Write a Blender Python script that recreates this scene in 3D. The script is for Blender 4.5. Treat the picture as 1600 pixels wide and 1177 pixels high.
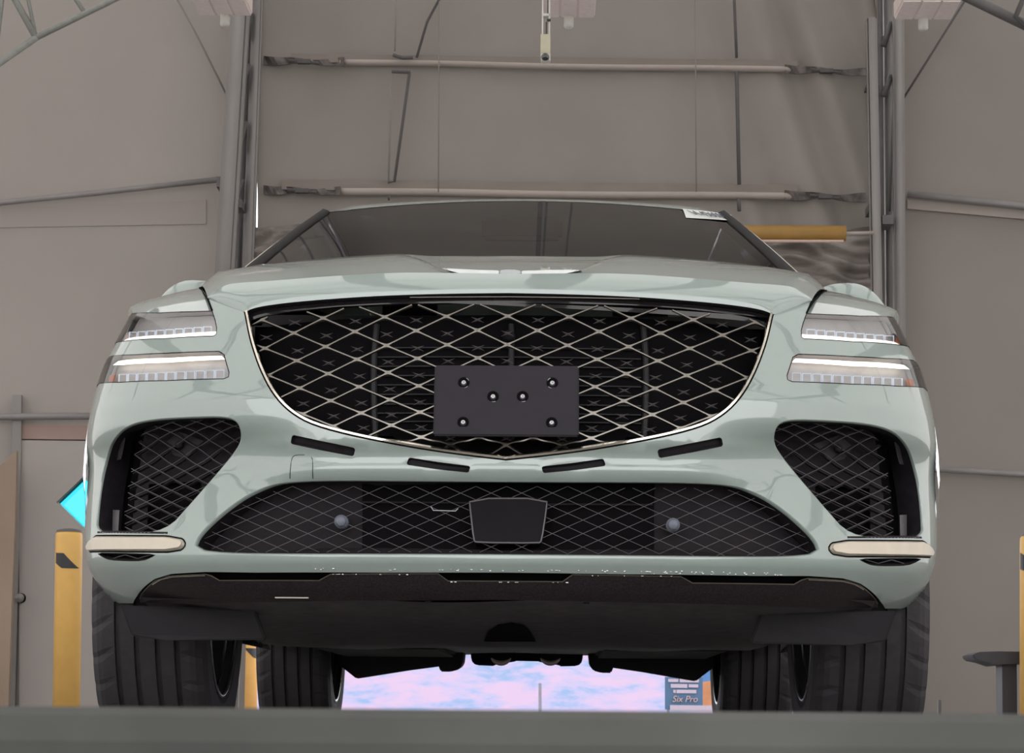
import bpy, bmesh, math, random
import numpy as np
from mathutils import Vector, Matrix
from mathutils.geometry import delaunay_2d_cdt
random.seed(7)
for o in list(bpy.data.objects): bpy.data.objects.remove(o)
S = bpy.context.scene
COL = S.collection

# ------------------------------------------------------------------ camera
F = 3600.0; HC = 0.11; CX = 0.103
PSI = math.atan(69/F); TH = math.atan((1112-588.5)/F); PHI = math.radians(0.45)
CAM = Vector((CX, 0, HC))
r0 = Vector((math.cos(PSI), math.sin(PSI), 0))
FW = Vector((-math.sin(PSI)*math.cos(TH), math.cos(PSI)*math.cos(TH), math.sin(TH)))
u0 = r0.cross(FW)
RT = r0*math.cos(PHI)+u0*math.sin(PHI)
UP = u0*math.cos(PHI)-r0*math.sin(PHI)
cd = bpy.data.cameras.new('camera'); cam = bpy.data.objects.new('camera', cd); COL.objects.link(cam)
cd.sensor_width = 36; cd.lens = 36*F/1600; cd.clip_start = 0.05; cd.clip_end = 3000
cam.matrix_world = Matrix(((RT.x, UP.x, -FW.x, CAM.x), (RT.y, UP.y, -FW.y, CAM.y), (RT.z, UP.z, -FW.z, CAM.z), (0, 0, 0, 1)))
cd.dof.use_dof = True; cd.dof.focus_distance = 5.0; cd.dof.aperture_fstop = 36
S.camera = cam

# ------------------------------------------------------------------ world, exposure
wd = bpy.data.worlds.new('world'); S.world = wd; wd.use_nodes = True
wn = wd.node_tree.nodes; wn['Background'].inputs[0].default_value = (0.97, 0.985, 1.0, 1); wn['Background'].inputs[1].default_value = 2.6
S.view_settings.view_transform = 'Standard'; S.view_settings.look = 'None'
S.view_settings.gamma = 1; S.view_settings.use_curve_mapping = False
S.view_settings.exposure = 0.0

def at(px, py, Y):
    d = FW*F + RT*(px-800) + UP*(588.5-py)
    return CAM + d*(Y/d.y)

# ------------------------------------------------------------------ materials
MATS = {}
def mat(name, col, rough=0.5, metal=0.0, var=0.06, scale=30, bump=0.0, coat=0.0, spec=0.5, emit=0.0, emitcol=None, stretch=(1, 1, 1)):
    if name in MATS: return MATS[name]
    m = bpy.data.materials.new(name); m.use_nodes = True; nt = m.node_tree; N = nt.nodes; L = nt.links
    p = N['Principled BSDF']
    tc = N.new('ShaderNodeTexCoord'); mp = N.new('ShaderNodeMapping'); mp.inputs['Scale'].default_value = stretch
    nz = N.new('ShaderNodeTexNoise'); nz.inputs['Scale'].default_value = scale; nz.inputs['Detail'].default_value = 4
    L.new(tc.outputs['Object'], mp.inputs[0]); L.new(mp.outputs[0], nz.inputs['Vector'])
    rp = N.new('ShaderNodeValToRGB'); rp.color_ramp.elements[0].position = 0.3; rp.color_ramp.elements[1].position = 0.7
    rp.color_ramp.elements[0].color = tuple(max(0, c*(1-var)) for c in col)+(1,)
    rp.color_ramp.elements[1].color = tuple(min(1, c*(1+var)) for c in col)+(1,)
    L.new(nz.outputs['Fac'], rp.inputs[0]); L.new(rp.outputs[0], p.inputs['Base Color'])
    p.inputs['Roughness'].default_value = rough; p.inputs['Metallic'].default_value = metal
    p.inputs['Specular IOR Level'].default_value = spec
    if coat: p.inputs['Coat Weight'].default_value = coat; p.inputs['Coat IOR'].default_value = 1.9; p.inputs['Coat Roughness'].default_value = 0.03
    if bump:
        b = N.new('ShaderNodeBump'); b.inputs['Strength'].default_value = bump; b.inputs['Distance'].default_value = 0.01
        L.new(nz.outputs['Fac'], b.inputs['Height']); L.new(b.outputs[0], p.inputs['Normal'])
    if emit:
        p.inputs['Emission Color'].default_value = (emitcol or col)+(1,); p.inputs['Emission Strength'].default_value = emit
    MATS[name] = m; return m
def mat_glass(name, tint, refl_rough=0.02, ior=1.5):
    m = bpy.data.materials.new(name); m.use_nodes = True; nt = m.node_tree; N = nt.nodes; L = nt.links
    N.remove(N['Principled BSDF']); out = N['Material Output']
    t = N.new('ShaderNodeBsdfTransparent'); t.inputs[0].default_value = tint+(1,)
    g = N.new('ShaderNodeBsdfGlossy'); g.inputs['Roughness'].default_value = refl_rough
    f = N.new('ShaderNodeFresnel'); f.inputs[0].default_value = ior
    mx = N.new('ShaderNodeMixShader'); L.new(f.outputs[0], mx.inputs[0]); L.new(t.outputs[0], mx.inputs[1]); L.new(g.outputs[0], mx.inputs[2])
    L.new(mx.outputs[0], out.inputs[0]); MATS[name] = m; return m
def mat_membrane(name, col, trans):
    m = bpy.data.materials.new(name); m.use_nodes = True; nt = m.node_tree; N = nt.nodes; L = nt.links
    N.remove(N['Principled BSDF']); out = N['Material Output']
    d = N.new('ShaderNodeBsdfDiffuse'); t = N.new('ShaderNodeBsdfTranslucent')
    nz = N.new('ShaderNodeTexNoise'); nz.inputs['Scale'].default_value = 1.5
    rp = N.new('ShaderNodeValToRGB'); rp.color_ramp.elements[0].color = tuple(c*0.93 for c in col)+(1,); rp.color_ramp.elements[1].color = col+(1,)
    L.new(nz.outputs['Fac'], rp.inputs[0]); L.new(rp.outputs[0], d.inputs[0]); L.new(rp.outputs[0], t.inputs[0])
    mx = N.new('ShaderNodeMixShader'); mx.inputs[0].default_value = trans
    L.new(d.outputs[0], mx.inputs[1]); L.new(t.outputs[0], mx.inputs[2]); L.new(mx.outputs[0], out.inputs[0]); MATS[name] = m; return m

PAINT = mat('sage_paint', (0.33, 0.385, 0.355), 0.42, 0.0, 0.015, 400, coat=1.0)
BLACKPL = mat('black_plastic', (0.020, 0.017, 0.020), 0.6, var=0.2, scale=60, spec=0.2)
GREYPL = mat('grey_plastic', (0.022, 0.018, 0.021), 0.6, var=0.1, scale=60, spec=0.12)
VOID = mat('deep_black', (0.007, 0.006, 0.007), 0.8, spec=0.05)
GLOSSBLK = mat('gloss_black', (0.012, 0.010, 0.011), 0.12, coat=0.6)
CHROME = mat('warm_chrome', (0.80, 0.74, 0.64), 0.16, 1.0, 0.02)
DKCHROME = mat('dark_chrome', (0.255, 0.233, 0.205), 0.34, 1.0, 0.05)
MESHM = mat('mesh_plastic', (0.11, 0.10, 0.105), 0.38, 0.3, 0.05)
STARM = mat('star_plastic', (0.13, 0.115, 0.115), 0.4)
SPARK = mat('speckled_trim', (0.024, 0.018, 0.020), 0.4, var=0.5, scale=220, spec=0.25)
PLATE = mat('plate_plastic', (0.036, 0.031, 0.038), 0.6, var=0.03, spec=0.15)
SCREW = mat('screw_steel', (0.62, 0.62, 0.62), 0.3, 0.7)
RUBBER = mat('tyre_rubber', (0.036, 0.031, 0.035), 0.65, var=0.15, scale=50)
RIMM = mat('rim_metal', (0.35, 0.35, 0.37), 0.25, 0.9)
RIMDK = mat('rim_dark', (0.03, 0.028, 0.03), 0.5)
SILVER = mat('lamp_silver', (0.62, 0.58, 0.56), 0.35, 0.15, 0.05)
LAMPLT = mat('lamp_light', (1.0, 0.97, 0.90), 0.4, emit=1.25, emitcol=(1.0, 0.93, 0.82))
CELLM = mat('led_cell_white', (0.8, 0.85, 0.95), 0.25, emit=0.28, emitcol=(0.78, 0.87, 1.0))
AMBER = mat('amber_reflector', (0.85, 0.28, 0.13), 0.3)
LENS = mat_glass('lamp_lens_glass', (0.93, 0.94, 0.95))
GLASS = mat_glass('windscreen_glass', (0.30, 0.30, 0.30), ior=1.62)
SIDEGL = mat('dark_side_glass', (0.02, 0.02, 0.02), 0.05)
INTER = mat('car_interior', (0.05, 0.045, 0.045), 0.8)
SENSOR = mat('sensor_blue_grey', (0.16, 0.17, 0.21), 0.4)
DUSTY = mat('dusty_black', (0.090, 0.074, 0.082), 0.5, var=0.35, scale=25, stretch=(1, 1, 3))
WALLL = mat('wall_fabric_lit', (0.375, 0.334, 0.305), 0.85, var=0.035, scale=1.2)  # left end panel's stronger light is put into this paler fabric colour
WALLM = mat('wall_fabric', (0.285, 0.251, 0.229), 0.85, var=0.035, scale=1.2)
CURT = mat('curtain_fabric', (0.285, 0.252, 0.229), 0.85, var=0.04, scale=2.0)
BATTEN = mat('batten_fabric', (0.40, 0.345, 0.312), 0.85, var=0.05, scale=3, stretch=(1, 1, 4))
HEMM = mat('dirty_gathered_fabric', (0.27, 0.235, 0.215), 0.8, var=0.45, scale=3.2, stretch=(1, 1, 5))
STEEL = mat('column_steel', (0.275, 0.252, 0.24), 0.55, 0.1, 0.1, 4, stretch=(1, 1, 0.3))
STEELD = mat('column_steel_dark', (0.13, 0.12, 0.12), 0.55, 0.1, 0.1, 8)
ROPE = mat('rope_dark', (0.10, 0.09, 0.09), 0.8)
ROPEF = mat('rope_faint', (0.24, 0.22, 0.21), 0.8)
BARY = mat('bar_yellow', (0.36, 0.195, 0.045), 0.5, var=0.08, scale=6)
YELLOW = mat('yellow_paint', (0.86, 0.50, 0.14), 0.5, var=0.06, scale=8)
BLACKT = mat('black_tape', (0.03, 0.03, 0.035), 0.5)
PINKL = mat('lamp_housing', (0.60, 0.50, 0.46), 0.5, emit=0.10)
WHITEM = mat('white_enamel', (0.62, 0.60, 0.54), 0.4)
CREAM = mat('cream_plastic', (0.55, 0.50, 0.36), 0.5)
KERB = mat('kerb_rubber', (0.082, 0.081, 0.074), 0.9, var=0.22, scale=9)
CONC = mat('floor_concrete', (0.20, 0.195, 0.185), 0.7, var=0.1, scale=3)
DIRT = mat('outdoor_ground', (0.30, 0.25, 0.26), 0.9, var=0.1, scale=0.3)
DOORM = mat('door_paint', (0.38, 0.335, 0.315), 0.6, var=0.02, scale=2)
TANM = mat('tan_canvas', (0.33, 0.245, 0.185), 0.85, var=0.08, scale=2)
REDDISH = mat('reddish_board', (0.36, 0.25, 0.215), 0.8, var=0.05, scale=2)
PIPEM = mat('galvanised_pipe', (0.27, 0.25, 0.245), 0.5, 0.2, 0.08, 6)
RIBM = mat('rib_steel', (0.035, 0.04, 0.04), 0.6, var=0.1)
TRUSSM = mat('truss_steel_pale', (0.31, 0.305, 0.28), 0.6, var=0.1)
BENCHM = mat('bench_black', (0.035, 0.032, 0.04), 0.5)
SIGNB = mat('sign_blue', (0.05, 0.11, 0.20), 0.5, var=0.08, scale=4)
SIGNO = mat('sign_orange', (0.42, 0.18, 0.08), 0.5, var=0.12, scale=5)
SIGNW = mat('sign_white', (0.38, 0.33, 0.40), 0.6)
POSTG = mat('post_grey', (0.22, 0.22, 0.27), 0.6)
STICKM = mat('sticker_white', (0.75, 0.76, 0.72), 0.5, var=0.04)
MEMB = mat_membrane('roof_membrane', (0.84, 0.82, 0.79), 0.50)

# ------------------------------------------------------------------ helpers
def mesh_obj(name, verts, faces, material, parent=None, smooth=False, normals=None):
    me = bpy.data.meshes.new(name); me.from_pydata([tuple(v) for v in verts], [], faces)
    if smooth or normals is not None: me.polygons.foreach_set('use_smooth', [True]*len(me.polygons))
    me.materials.append(material); me.update()
    if normals is not None: me.normals_split_custom_set_from_vertices([tuple(n) for n in normals])
    o = bpy.data.objects.new(name, me); COL.objects.link(o)
    if parent is not None: o.parent = parent
    return o
def bm_obj(name, bm, material, parent=None, smooth=False):
    bmesh.ops.recalc_face_normals(bm, faces=bm.faces[:])
    me = bpy.data.meshes.new(name); bm.to_mesh(me); bm.free(); me.materials.append(material)
    if smooth: me.polygons.foreach_set('use_smooth', [True]*len(me.polygons))
    o = bpy.data.objects.new(name, me); COL.objects.link(o)
    if parent is not None: o.parent = parent
    return o
def empty(name, loc=(0, 0, 0)):
    o = bpy.data.objects.new(name, None); o.location = loc; o.empty_display_size = 0.1; COL.objects.link(o); return o
def tag(o, label, cat, group=None):
    o['label'] = label; o['category'] = cat
    if group: o['group'] = group
    return o
def struct(o, kind='structure', label=None):
    o['kind'] = kind
    if label: o['label'] = label
    return o
def add_box(bm, lo, hi):
    lo = Vector(lo); hi = Vector(hi)
    vs = [bm.verts.new((x, y, z)) for x in (lo.x, hi.x) for y in (lo.y, hi.y) for z in (lo.z, hi.z)]
    for f in ((0, 1, 3, 2), (4, 6, 7, 5), (0, 4, 5, 1), (2, 3, 7, 6), (0, 2, 6, 4), (1, 5, 7, 3)): bm.faces.new([vs[i] for i in f])
def box(name, lo, hi, m, parent=None, bevel=0.0):
    bm = bmesh.new(); add_box(bm, lo, hi)
    if bevel: bmesh.ops.bevel(bm, geom=bm.edges[:], offset=bevel, segments=2, affect='EDGES')
    return bm_obj(name, bm, m, parent)
def add_tube(bm, pts, rad, seg=8, cap=True):
    pts = [Vector(p) for p in pts]; rings = []
    n = len(pts)
    for i, p in enumerate(pts):
        t = (pts[min(i+1, n-1)]-pts[max(i-1, 0)]).normalized()
        a = Vector((0, 0, 1)) if abs(t.z) < 0.9 else Vector((0, 1, 0))
        b = t.cross(a).normalized(); c = b.cross(t)
        rr = rad[i] if isinstance(rad, (list, tuple)) else rad
        rings.append([bm.verts.new(p+(b*math.cos(2*math.pi*k/seg)+c*math.sin(2*math.pi*k/seg))*rr) for k in range(seg)])
    for i in range(n-1):
        for k in range(seg): bm.faces.new((rings[i][k], rings[i][(k+1) % seg], rings[i+1][(k+1) % seg], rings[i+1][k]))
    if cap: bm.faces.new(rings[0]); bm.faces.new(rings[-1])
def tube(name, pts, rad, m, parent=None, seg=8, smooth=True):
    bm = bmesh.new(); add_tube(bm, pts, rad, seg); return bm_obj(name, bm, m, parent, smooth)
def slab(name, pix, Y, th, m, parent=None, bevel=0.0):
    """outline traced at its own distance Y, extruded th metres away"""
    bm = bmesh.new(); a = [bm.verts.new(at(x, y, Y)) for x, y in pix]
    b = [bm.verts.new(v.co+Vector((0, th, 0))) for v in a]; n = len(a)
    bm.faces.new(a); bm.faces.new(b[::-1])
    for i in range(n): bm.faces.new((a[i], b[i], b[(i+1) % n], a[(i+1) % n]))
    if bevel: bmesh.ops.bevel(bm, geom=bm.edges[:], offset=bevel, segments=2, affect='EDGES')
    return bm_obj(name, bm, m, parent)
def lathe(bm, prof, axis_pt, axis='z', seg=24, closed=False):
    rings = []
    for (r, h) in prof:
        ring = []
        for k in range(seg):
            a = 2*math.pi*k/seg; c, s = r*math.cos(a), r*math.sin(a)
            v = {'z': (c, s, h), 'x': (h, c, s), 'y': (c, h, s)}[axis]
            ring.append(bm.verts.new(Vector(axis_pt)+Vector(v)))
        rings.append(ring)
    for i in range(len(rings)-1):
        for k in range(seg): bm.faces.new((rings[i][k], rings[i][(k+1) % seg], rings[i+1][(k+1) % seg], rings[i+1][k]))
    return rings
def grid_obj(name, rows, m, parent=None, smooth=True):
    nr, nc = len(rows), len(rows[0]); vs = [v for r in rows for v in r]
    fs = [(i*nc+j, i*nc+j+1, (i+1)*nc+j+1, (i+1)*nc+j) for i in range(nr-1) for j in range(nc-1)]
    return mesh_obj(name, vs, fs, m, parent, smooth)
def text_obj(name, body, size, m, mtx, parent=None, shear=0.0, extrude=0.002):
    c = bpy.data.curves.new(name, 'FONT'); c.body = body; c.size = size; c.shear = shear; c.extrude = extrude; c.align_x = 'CENTER'; c.align_y = 'CENTER'
    t = bpy.data.objects.new(name+'_tmp', c); COL.objects.link(t)
    dg = bpy.context.evaluated_depsgraph_get(); me = bpy.data.meshes.new_from_object(t.evaluated_get(dg))
    bpy.data.objects.remove(t); me.materials.clear(); me.materials.append(m); me.transform(mtx)
    o = bpy.data.objects.new(name, me); COL.objects.link(o)
    if parent is not None: o.parent = parent
    return o
def pchip(xs, ys):
    xs = np.array(xs, float); ys = np.array(ys, float); h = np.diff(xs); d = np.diff(ys)/h; m = np.zeros(len(xs))
    m[0], m[-1] = d[0], d[-1]
    for i in range(1, len(xs)-1):
        if d[i-1]*d[i] > 0:
            w1 = 2*h[i]+h[i-1]; w2 = h[i]+2*h[i-1]; m[i] = (w1+w2)/(w1/d[i-1]+w2/d[i])
    def f(x):
        if x <= xs[0]: return ys[0]+m[0]*(x-xs[0])
        if x >= xs[-1]: return ys[-1]+m[-1]*(x-xs[-1])
        i = int(np.searchsorted(xs, x)-1); i = max(i, 0); t = (x-xs[i])/h[i]
        return ((1+2*t)*(1-t)**2*ys[i]+t*(1-t)**2*h[i]*m[i]+t*t*(3-2*t)*ys[i+1]+t*t*(t-1)*h[i]*m[i+1])
    return f
def lerp(a, b, t): return a+(b-a)*t
def polyline_at(pts, t):
    """pts list of (key, val...) linear interpolation by key"""
    if t <= pts[0][0]: return pts[0][1:]
    for a, b in zip(pts, pts[1:]):
        if t <= b[0]:
            k = (t-a[0])/(b[0]-a[0]); return tuple(lerp(p, q, k) for p, q in zip(a[1:], b[1:]))
    return pts[-1][1:]

# ================================================================== BUILDING
YW = 15.5
bm = bmesh.new(); add_box(bm, (-9.5, -7, -0.2), (9.5, YW+0.3, 0)); floor = struct(bm_obj('floor', bm, CONC))
bm = bmesh.new(); add_box(bm, (-500, YW+0.3, -0.25), (500, 900, -0.02)); add_box(bm, (-500, -200, -0.25), (500, -7, -0.02))
struct(bm_obj('ground', bm, DIRT), label='pale dusty ground outside the building')
xl = at(399, 250, YW).x; xr = at(1372, 250, YW).x
def wall_height(x): return 4.6+3.6*math.cos(max(-1, min(1, x/9.5))*math.pi/2)
def end_wall(name, x0, x1):
    n = 12; bm = bmesh.new(); a = []
    pts = [(x0, 0), (x1, 0)]+[(lerp(x1, x0, i/n), wall_height(lerp(x1, x0, i/n))) for i in range(n+1)]
    a = [bm.verts.new((x, YW, z)) for x, z in pts]; b = [bm.verts.new((x, YW+0.12, z)) for x, z in pts]
    bm.faces.new(a); bm.faces.new(b[::-1])
    for i in range(len(a)): bm.faces.new((a[i], b[i], b[(i+1) % len(a)], a[(i+1) % len(a)]))
    return struct(bm_obj(name, bm, WALLM))
# left end wall has a diamond shaped window beside the access door
DIA = [(88, 785), (131, 744), (174, 785), (131, 827)]
def end_wall_hole(name, x0, x1, hole):
    n = 12
    outer = [(x0, 0), (x1, 0)]+[(lerp(x1, x0, i/n), wall_height(lerp(x1, x0, i/n))) for i in range(n+1)]
    pts = [Vector(p) for p in outer+hole]; no = len(outer)
    ed = [(i, (i+1) % no) for i in range(no)]+[(no+i, no+(i+1) % len(hole)) for i in range(len(hole))]
    vs, es, fs, *_ = delaunay_2d_cdt(pts, ed, [], 0, 1e-6)
    hx = sum(p[0] for p in hole)/4; hz = sum(p[1] for p in hole)/4; rx = max(abs(p[0]-hx) for p in hole); rz = max(abs(p[1]-hz) for p in hole)
    V = []; Fc = []
    nv = len(vs)
    for off in (0, 0.12):
        V += [(v.x, YW+off, v.y) for v in vs]
    def inside(c):
        if abs(c[0]-hx)/rx+abs(c[1]-hz)/rz < 0.98: return False
        if c[1] > wall_height(c[0])+0.01: return False
        return True
    for f in fs:
        c = sum((vs[i] for i in f), Vector((0, 0)))/len(f)
        if inside(c): Fc.append(tuple(f)); Fc.append(tuple(nv+i for i in reversed(f)))
    hi = [no+i for i in range(len(hole))]
    for i in range(4): Fc.append((hi[i], hi[(i+1) % 4], nv+hi[(i+1) % 4], nv+hi[i]))
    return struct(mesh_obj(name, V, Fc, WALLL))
dia3 = [at(x, y, YW) for x, y in DIA]
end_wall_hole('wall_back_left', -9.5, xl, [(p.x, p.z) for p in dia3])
end_wall('wall_back_right', xr, 9.5)
def sheet(name, x): return struct(mesh_obj(name, [(x, -7, 0), (x, YW, 0), (x, YW, 4.62), (x, -7, 4.62)], [(0, 1, 2, 3)], MEMB))
bm = bmesh.new(); add_box(bm, (xl, YW-0.03, 5.5), (xr, YW+0.12, 8.15)); struct(bm_obj('wall_back_top', bm, WALLM))
sheet('wall_left', -9.5); sheet('wall_right', 9.5)
rows = [[Vector((x, y, wall_height(x)+0.02)) for x in [lerp(-9.5, 9.5, i/24) for i in range(25)]] for y in (-7, -1, 5, 11, YW+0.1)]
struct(grid_obj('ceiling', rows, MEMB))
# roof ribs and purlins of the shelter
for y in (-6.2, -2.6, 1.0, 6.0, 11.0):
    bm = bmesh.new()
    pts = [Vector((x, y, wall_height(x)-0.12)) for x in [lerp(-9.3, 9.3, i/24) for i in range(25)]]
    low = [p-Vector((0, 0, 0.42)) for p in pts]
    add_tube(bm, pts, 0.07, 8); add_tube(bm, low, 0.055, 8)
    for i in range(24): add_tube(bm, [pts[i], low[i+1]] if i % 2 else [low[i], pts[i+1]], 0.03, 6)
    r = bm_obj('trim_rib', bm, RIBM, smooth=True); struct(r, label='curved steel lattice rib under the fabric roof')
for i, x in enumerate((-7.4, -4.5, -1.45, 0.2, 1.85, 4.9, 7.6)):
    bm = bmesh.new(); zt_ = wall_height(abs(x)+0.2)-0.06; add_box(bm, (x-0.24, -6.8, zt_-0.22), (x+0.24, YW-0.6, zt_)); bmesh.ops.bevel(bm, geom=bm.edges[:], offset=0.02, segments=1, affect='EDGES'); r = bm_obj('trim_purlin', bm, RIBM)
    struct(r, label='long steel purlin under the fabric roof')

# window pane in diamond
MATS['cyan_pane'] = mat_glass('cyan_pane', (0.17, 0.60, 0.66))
w = slab('window_1', DIA, YW+0.05, 0.01, MATS['cyan_pane']); struct(w, label='bright cyan diamond-shaped window pane above the left bollard')
bm = bmesh.new(); add_tube(bm, [at(*p, YW-0.01) for p in DIA]+[at(*DIA[0], YW-0.01)], 0.012, 6); bm_obj('window_frame', bm, WHITEM, w)

# outdoors: mountains behind the opening
def mountain(name, Y, x0, x1, h0, h1, seed, m):
    rnd = random.Random(seed); nx, ny = 160, 14
    ph = [(rnd.uniform(0.004, 0.06), rnd.uniform(0, 6.3), rnd.uniform(0.3, 1)) for _ in range(8)]
    rows = []
    for j in range(ny):
        t = j/(ny-1); row = []
        for i in range(nx):
            x = lerp(x0, x1, i/(nx-1)); hh = lerp(h0, h1, 0.5+0.5*sum(a*math.sin(f*x+p) for f, p, a in ph)/4)
            row.append(Vector((x, Y+t*160+12*math.sin(0.11*x+3*t+seed)*t, hh*t**0.85*(1+0.12*math.sin(0.31*x+9*t))-2*(1-t))))
        rows.append(row)
    return grid_obj(name, rows, m)
mm = bpy.data.materials.new('mountain_haze'); mm.use_nodes = True; nt = mm.node_tree; N = nt.nodes; L = nt.links
tc = N.new('ShaderNodeTexCoord'); mp = N.new('ShaderNodeMapping'); mp.inputs['Scale'].default_value = (1, 0.35, 2.2); mp.inputs['Rotation'].default_value = (0, 0.5, 0)
nz = N.new('ShaderNodeTexNoise'); nz.inputs['Scale'].default_value = 0.16; nz.inputs['Detail'].default_value = 5; nz.inputs['Roughness'].default_value = 0.6
rp = N.new('ShaderNodeValToRGB'); rp.color_ramp.elements[0].position = 0.38; rp.color_ramp.elements[0].color = (0.13, 0.20, 0.33, 1)
e = rp.color_ramp.elements.new(0.48); e.color = (0.24, 0.225, 0.35, 1); rp.color_ramp.elements[2].position = 0.6; rp.color_ramp.elements[2].color = (0.32, 0.23, 0.33, 1)
L.new(tc.outputs['Object'], mp.inputs[0]); L.new(mp.outputs[0], nz.inputs['Vector']); L.new(nz.outputs['Fac'], rp.inputs[0]); L.new(rp.outputs[0], N['Principled BSDF'].inputs['Base Color']); N['Principled BSDF'].inputs['Roughness'].default_value = 1
struct(mountain('mountain_slope', 330, -330, 330, 24, 34, 3, mm), label='hazy pink and blue mountainside beyond the opening')

# ---------------------------------------------------------------- fabric door
YC = YW-0.08
cur = empty('fabric_door', (0, YC, 0)); tag(cur, 'hanging grey fabric door with two strapped horizontal battens above the car', 'door curtain')
cx0 = at(404, 250, YC).x; cx1 = at(1371, 250, YC).x; ctop = 5.6; cbot = 2.95
def curtain_y(s, z):
    y = 0.012*math.sin(19*s+1.3*z)+0.006*math.sin(41*s-2*z)
    k = max(0, min(1, (s-0.66)/0.2)); ph_ = (s-0.075*(4.9-z))*62; y += 0.045*k*(math.sin(ph_)+0.35*math.sin(1.7*ph_+1))
    k2 = max(0, (0.2-s)/0.2); y += 0.025*k2*math.sin(30*s+1.1*z)
    return y
rows = []
for j in range(50):
    z = lerp(ctop, cbot, j/49); row = []
    for i in range(141):
        s = i/140; x0 = cx0+(0.008*math.sin(6*z)-0.02*max(0, z-4.3))*(1-s); row.append(Vector((lerp(x0, cx1, s), YC+curtain_y(s, z), z)))
    rows.append(row)
grid_obj('fabric', rows, CURT, cur)
# gathered dirty hem
rows = []
rnd = random.Random(4)
hx0 = at(400, 380, YC).x; hx1 = at(1356, 400, YC).x
for j in range(40):
    t = j/39; z = lerp(3.36, 2.72, t); row = []
    for i in range(120):
        s = i/119
        row.append(Vector((lerp(hx0, hx1, s), YC-0.09+0.03*math.sin(42*t+5*math.sin(17*s)+2.5*math.sin(37*s))+0.03*math.sin(61*s+9*t)+0.02*math.sin(23*s-30*t), z+0.02*math.sin(13*s))))
    rows.append(row)
grid_obj('gathered_hem', rows, HEMM, cur)
def batten(pl, pr, hpx, name):
    bm = bmesh.new(); n = 30; ring = []
    for i in range(n+1):
        t = i/n; px = lerp(pl[0], pr[0], t); py = lerp(pl[1], pr[1], t)
        c = at(px, py, YC); hh = hpx/3600*YC/2
        ring.append([bm.verts.new(c+Vector((0, -0.03*math.sin(a)-0.055, hh*math.cos(a)+0.004*math.sin(9*t)))) for a in [math.pi*k/8 for k in range(9)]])
    for i in range(n):
        for k in range(8): bm.faces.new((ring[i][k], ring[i][k+1], ring[i+1][k+1], ring[i+1][k]))
    bm.faces.new(ring[0]); bm.faces.new(ring[-1])
    return bm_obj(name, bm, BATTEN, cur, True)
batten((532, 101), (1246, 113), 10, 'batten')
batten((528, 302), (1246, 310), 12, 'batten')
for (xa1, ya1, xb1, yb1, h1) in ((455, 90, 1246, 101, 13), (440, 288, 1246, 297, 16)):
    slab('pocket_band', [(xa1, ya1-h1/2), (xb1, yb1-h1/2), (xb1, yb1+h1/2), (xa1, ya1+h1/2)], YC-0.075, 0.01, mat('pocket_fabric', (0.235, 0.2, 0.175), 0.85, var=0.06, scale=4, stretch=(1, 1, 4)), cur)
def webbing(p0, p1, h):
    """ratchet strap with frayed webbing and a buckle"""
    bm = bmesh.new(); n = 16; a = []; b = []
    for i in range(n+1):
        t = i/n; hh = h*(0.35+0.65*abs(math.cos(math.pi*t*0.9)))
        jy = 2.0*math.sin(11*t)*0.6
        px = lerp(p0[0], p1[0], t); py = lerp(p0[1], p1[1], t)+jy
        a.append(bm.verts.new(at(px, py-hh/2, YC-0.07-0.02*math.sin(20*t)))); b.append(bm.verts.new(at(px, py+hh/2, YC-0.07+0.02*math.sin(23*t))))
    for i in range(n): bm.faces.new((a[i], a[i+1], b[i+1], b[i]))
    r = bmesh.ops.extrude_face_region(bm, geom=bm.faces[:]); bmesh.ops.translate(bm, verts=[v for v in r['geom'] if isinstance(v, bmesh.types.BMVert)], vec=(0, -0.012, 0))
    w = bm_obj('strap', bm, mat('strap_webbing', (0.13, 0.112, 0.105), 0.85, var=0.5, scale=14), cur)
    m = lerp(p0[0], p1[0], 0.5); y = lerp(p0[1], p1[1], 0.5)
    bm = bmesh.new(); c = at(m, y, YC-0.1); add_box(bm, c-Vector((0.045, 0.02, 0.014)), c+Vector((0.045, 0.02, 0.014))); add_tube(bm, [c+Vector((-0.1, 0, 0.01)), c+Vector((0.1, 0, -0.01))], 0.01, 6)
    bm_obj('buckle', bm, ROPE, w)
webbing((412, 95), (538, 98), 14); webbing((1226, 108), (1356, 114), 13); webbing((412, 297), (532, 300), 14); webbing((1226, 305), (1352, 310), 15)
def rope(name, pts, r, m=ROPE, Y=None, parent=cur):
    return tube(name, [at(x, y, (Y or YC-0.12)) for x, y in pts], r, m, parent, 6)
rope('cord', [(690, -8), (667, 35), (651, 90)], 0.009); rope('cord', [(617, 80), (619, -8)], 0.005, ROPEF); rope('cord', [(614, 86), (630, 91), (645, 90)], 0.012)
rope('cord', [(612, 112), (641, 113)], 0.012); rope('cord', [(612, 112), (607, 284)], 0.006, ROPEF); rope('cord', [(640, 113), (628, 200), (616, 284), (606, 285)], 0.010)
rope('cord', [(606, 309), (609, 309)], 0.02)
rope('cord', [(1147, -8), (1151, 90)], 0.010); rope('cord', [(1151, 112), (1155, 288)], 0.013); rope('cord', [(1154, 310), (1155, 330)], 0.013)
rope('cord', [(686, -8), (685, 300)], 0.004, ROPEF); rope('cord', [(1086, -8), (1088, 300)], 0.004, ROPEF)

# height bar
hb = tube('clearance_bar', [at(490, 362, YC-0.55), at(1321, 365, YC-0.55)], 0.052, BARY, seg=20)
tag(hb, 'long round yellow clearance bar hanging behind the windscreen', 'bar')
bm = bmesh.new(); add_tube(bm, [at(492, 375.5, YC-0.59), at(1318, 377, YC-0.59)], 0.009, 8)
bm_obj('edge_strip', bm, mat('pale_pink_strip', (0.62, 0.45, 0.38), 0.7), hb)

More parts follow.
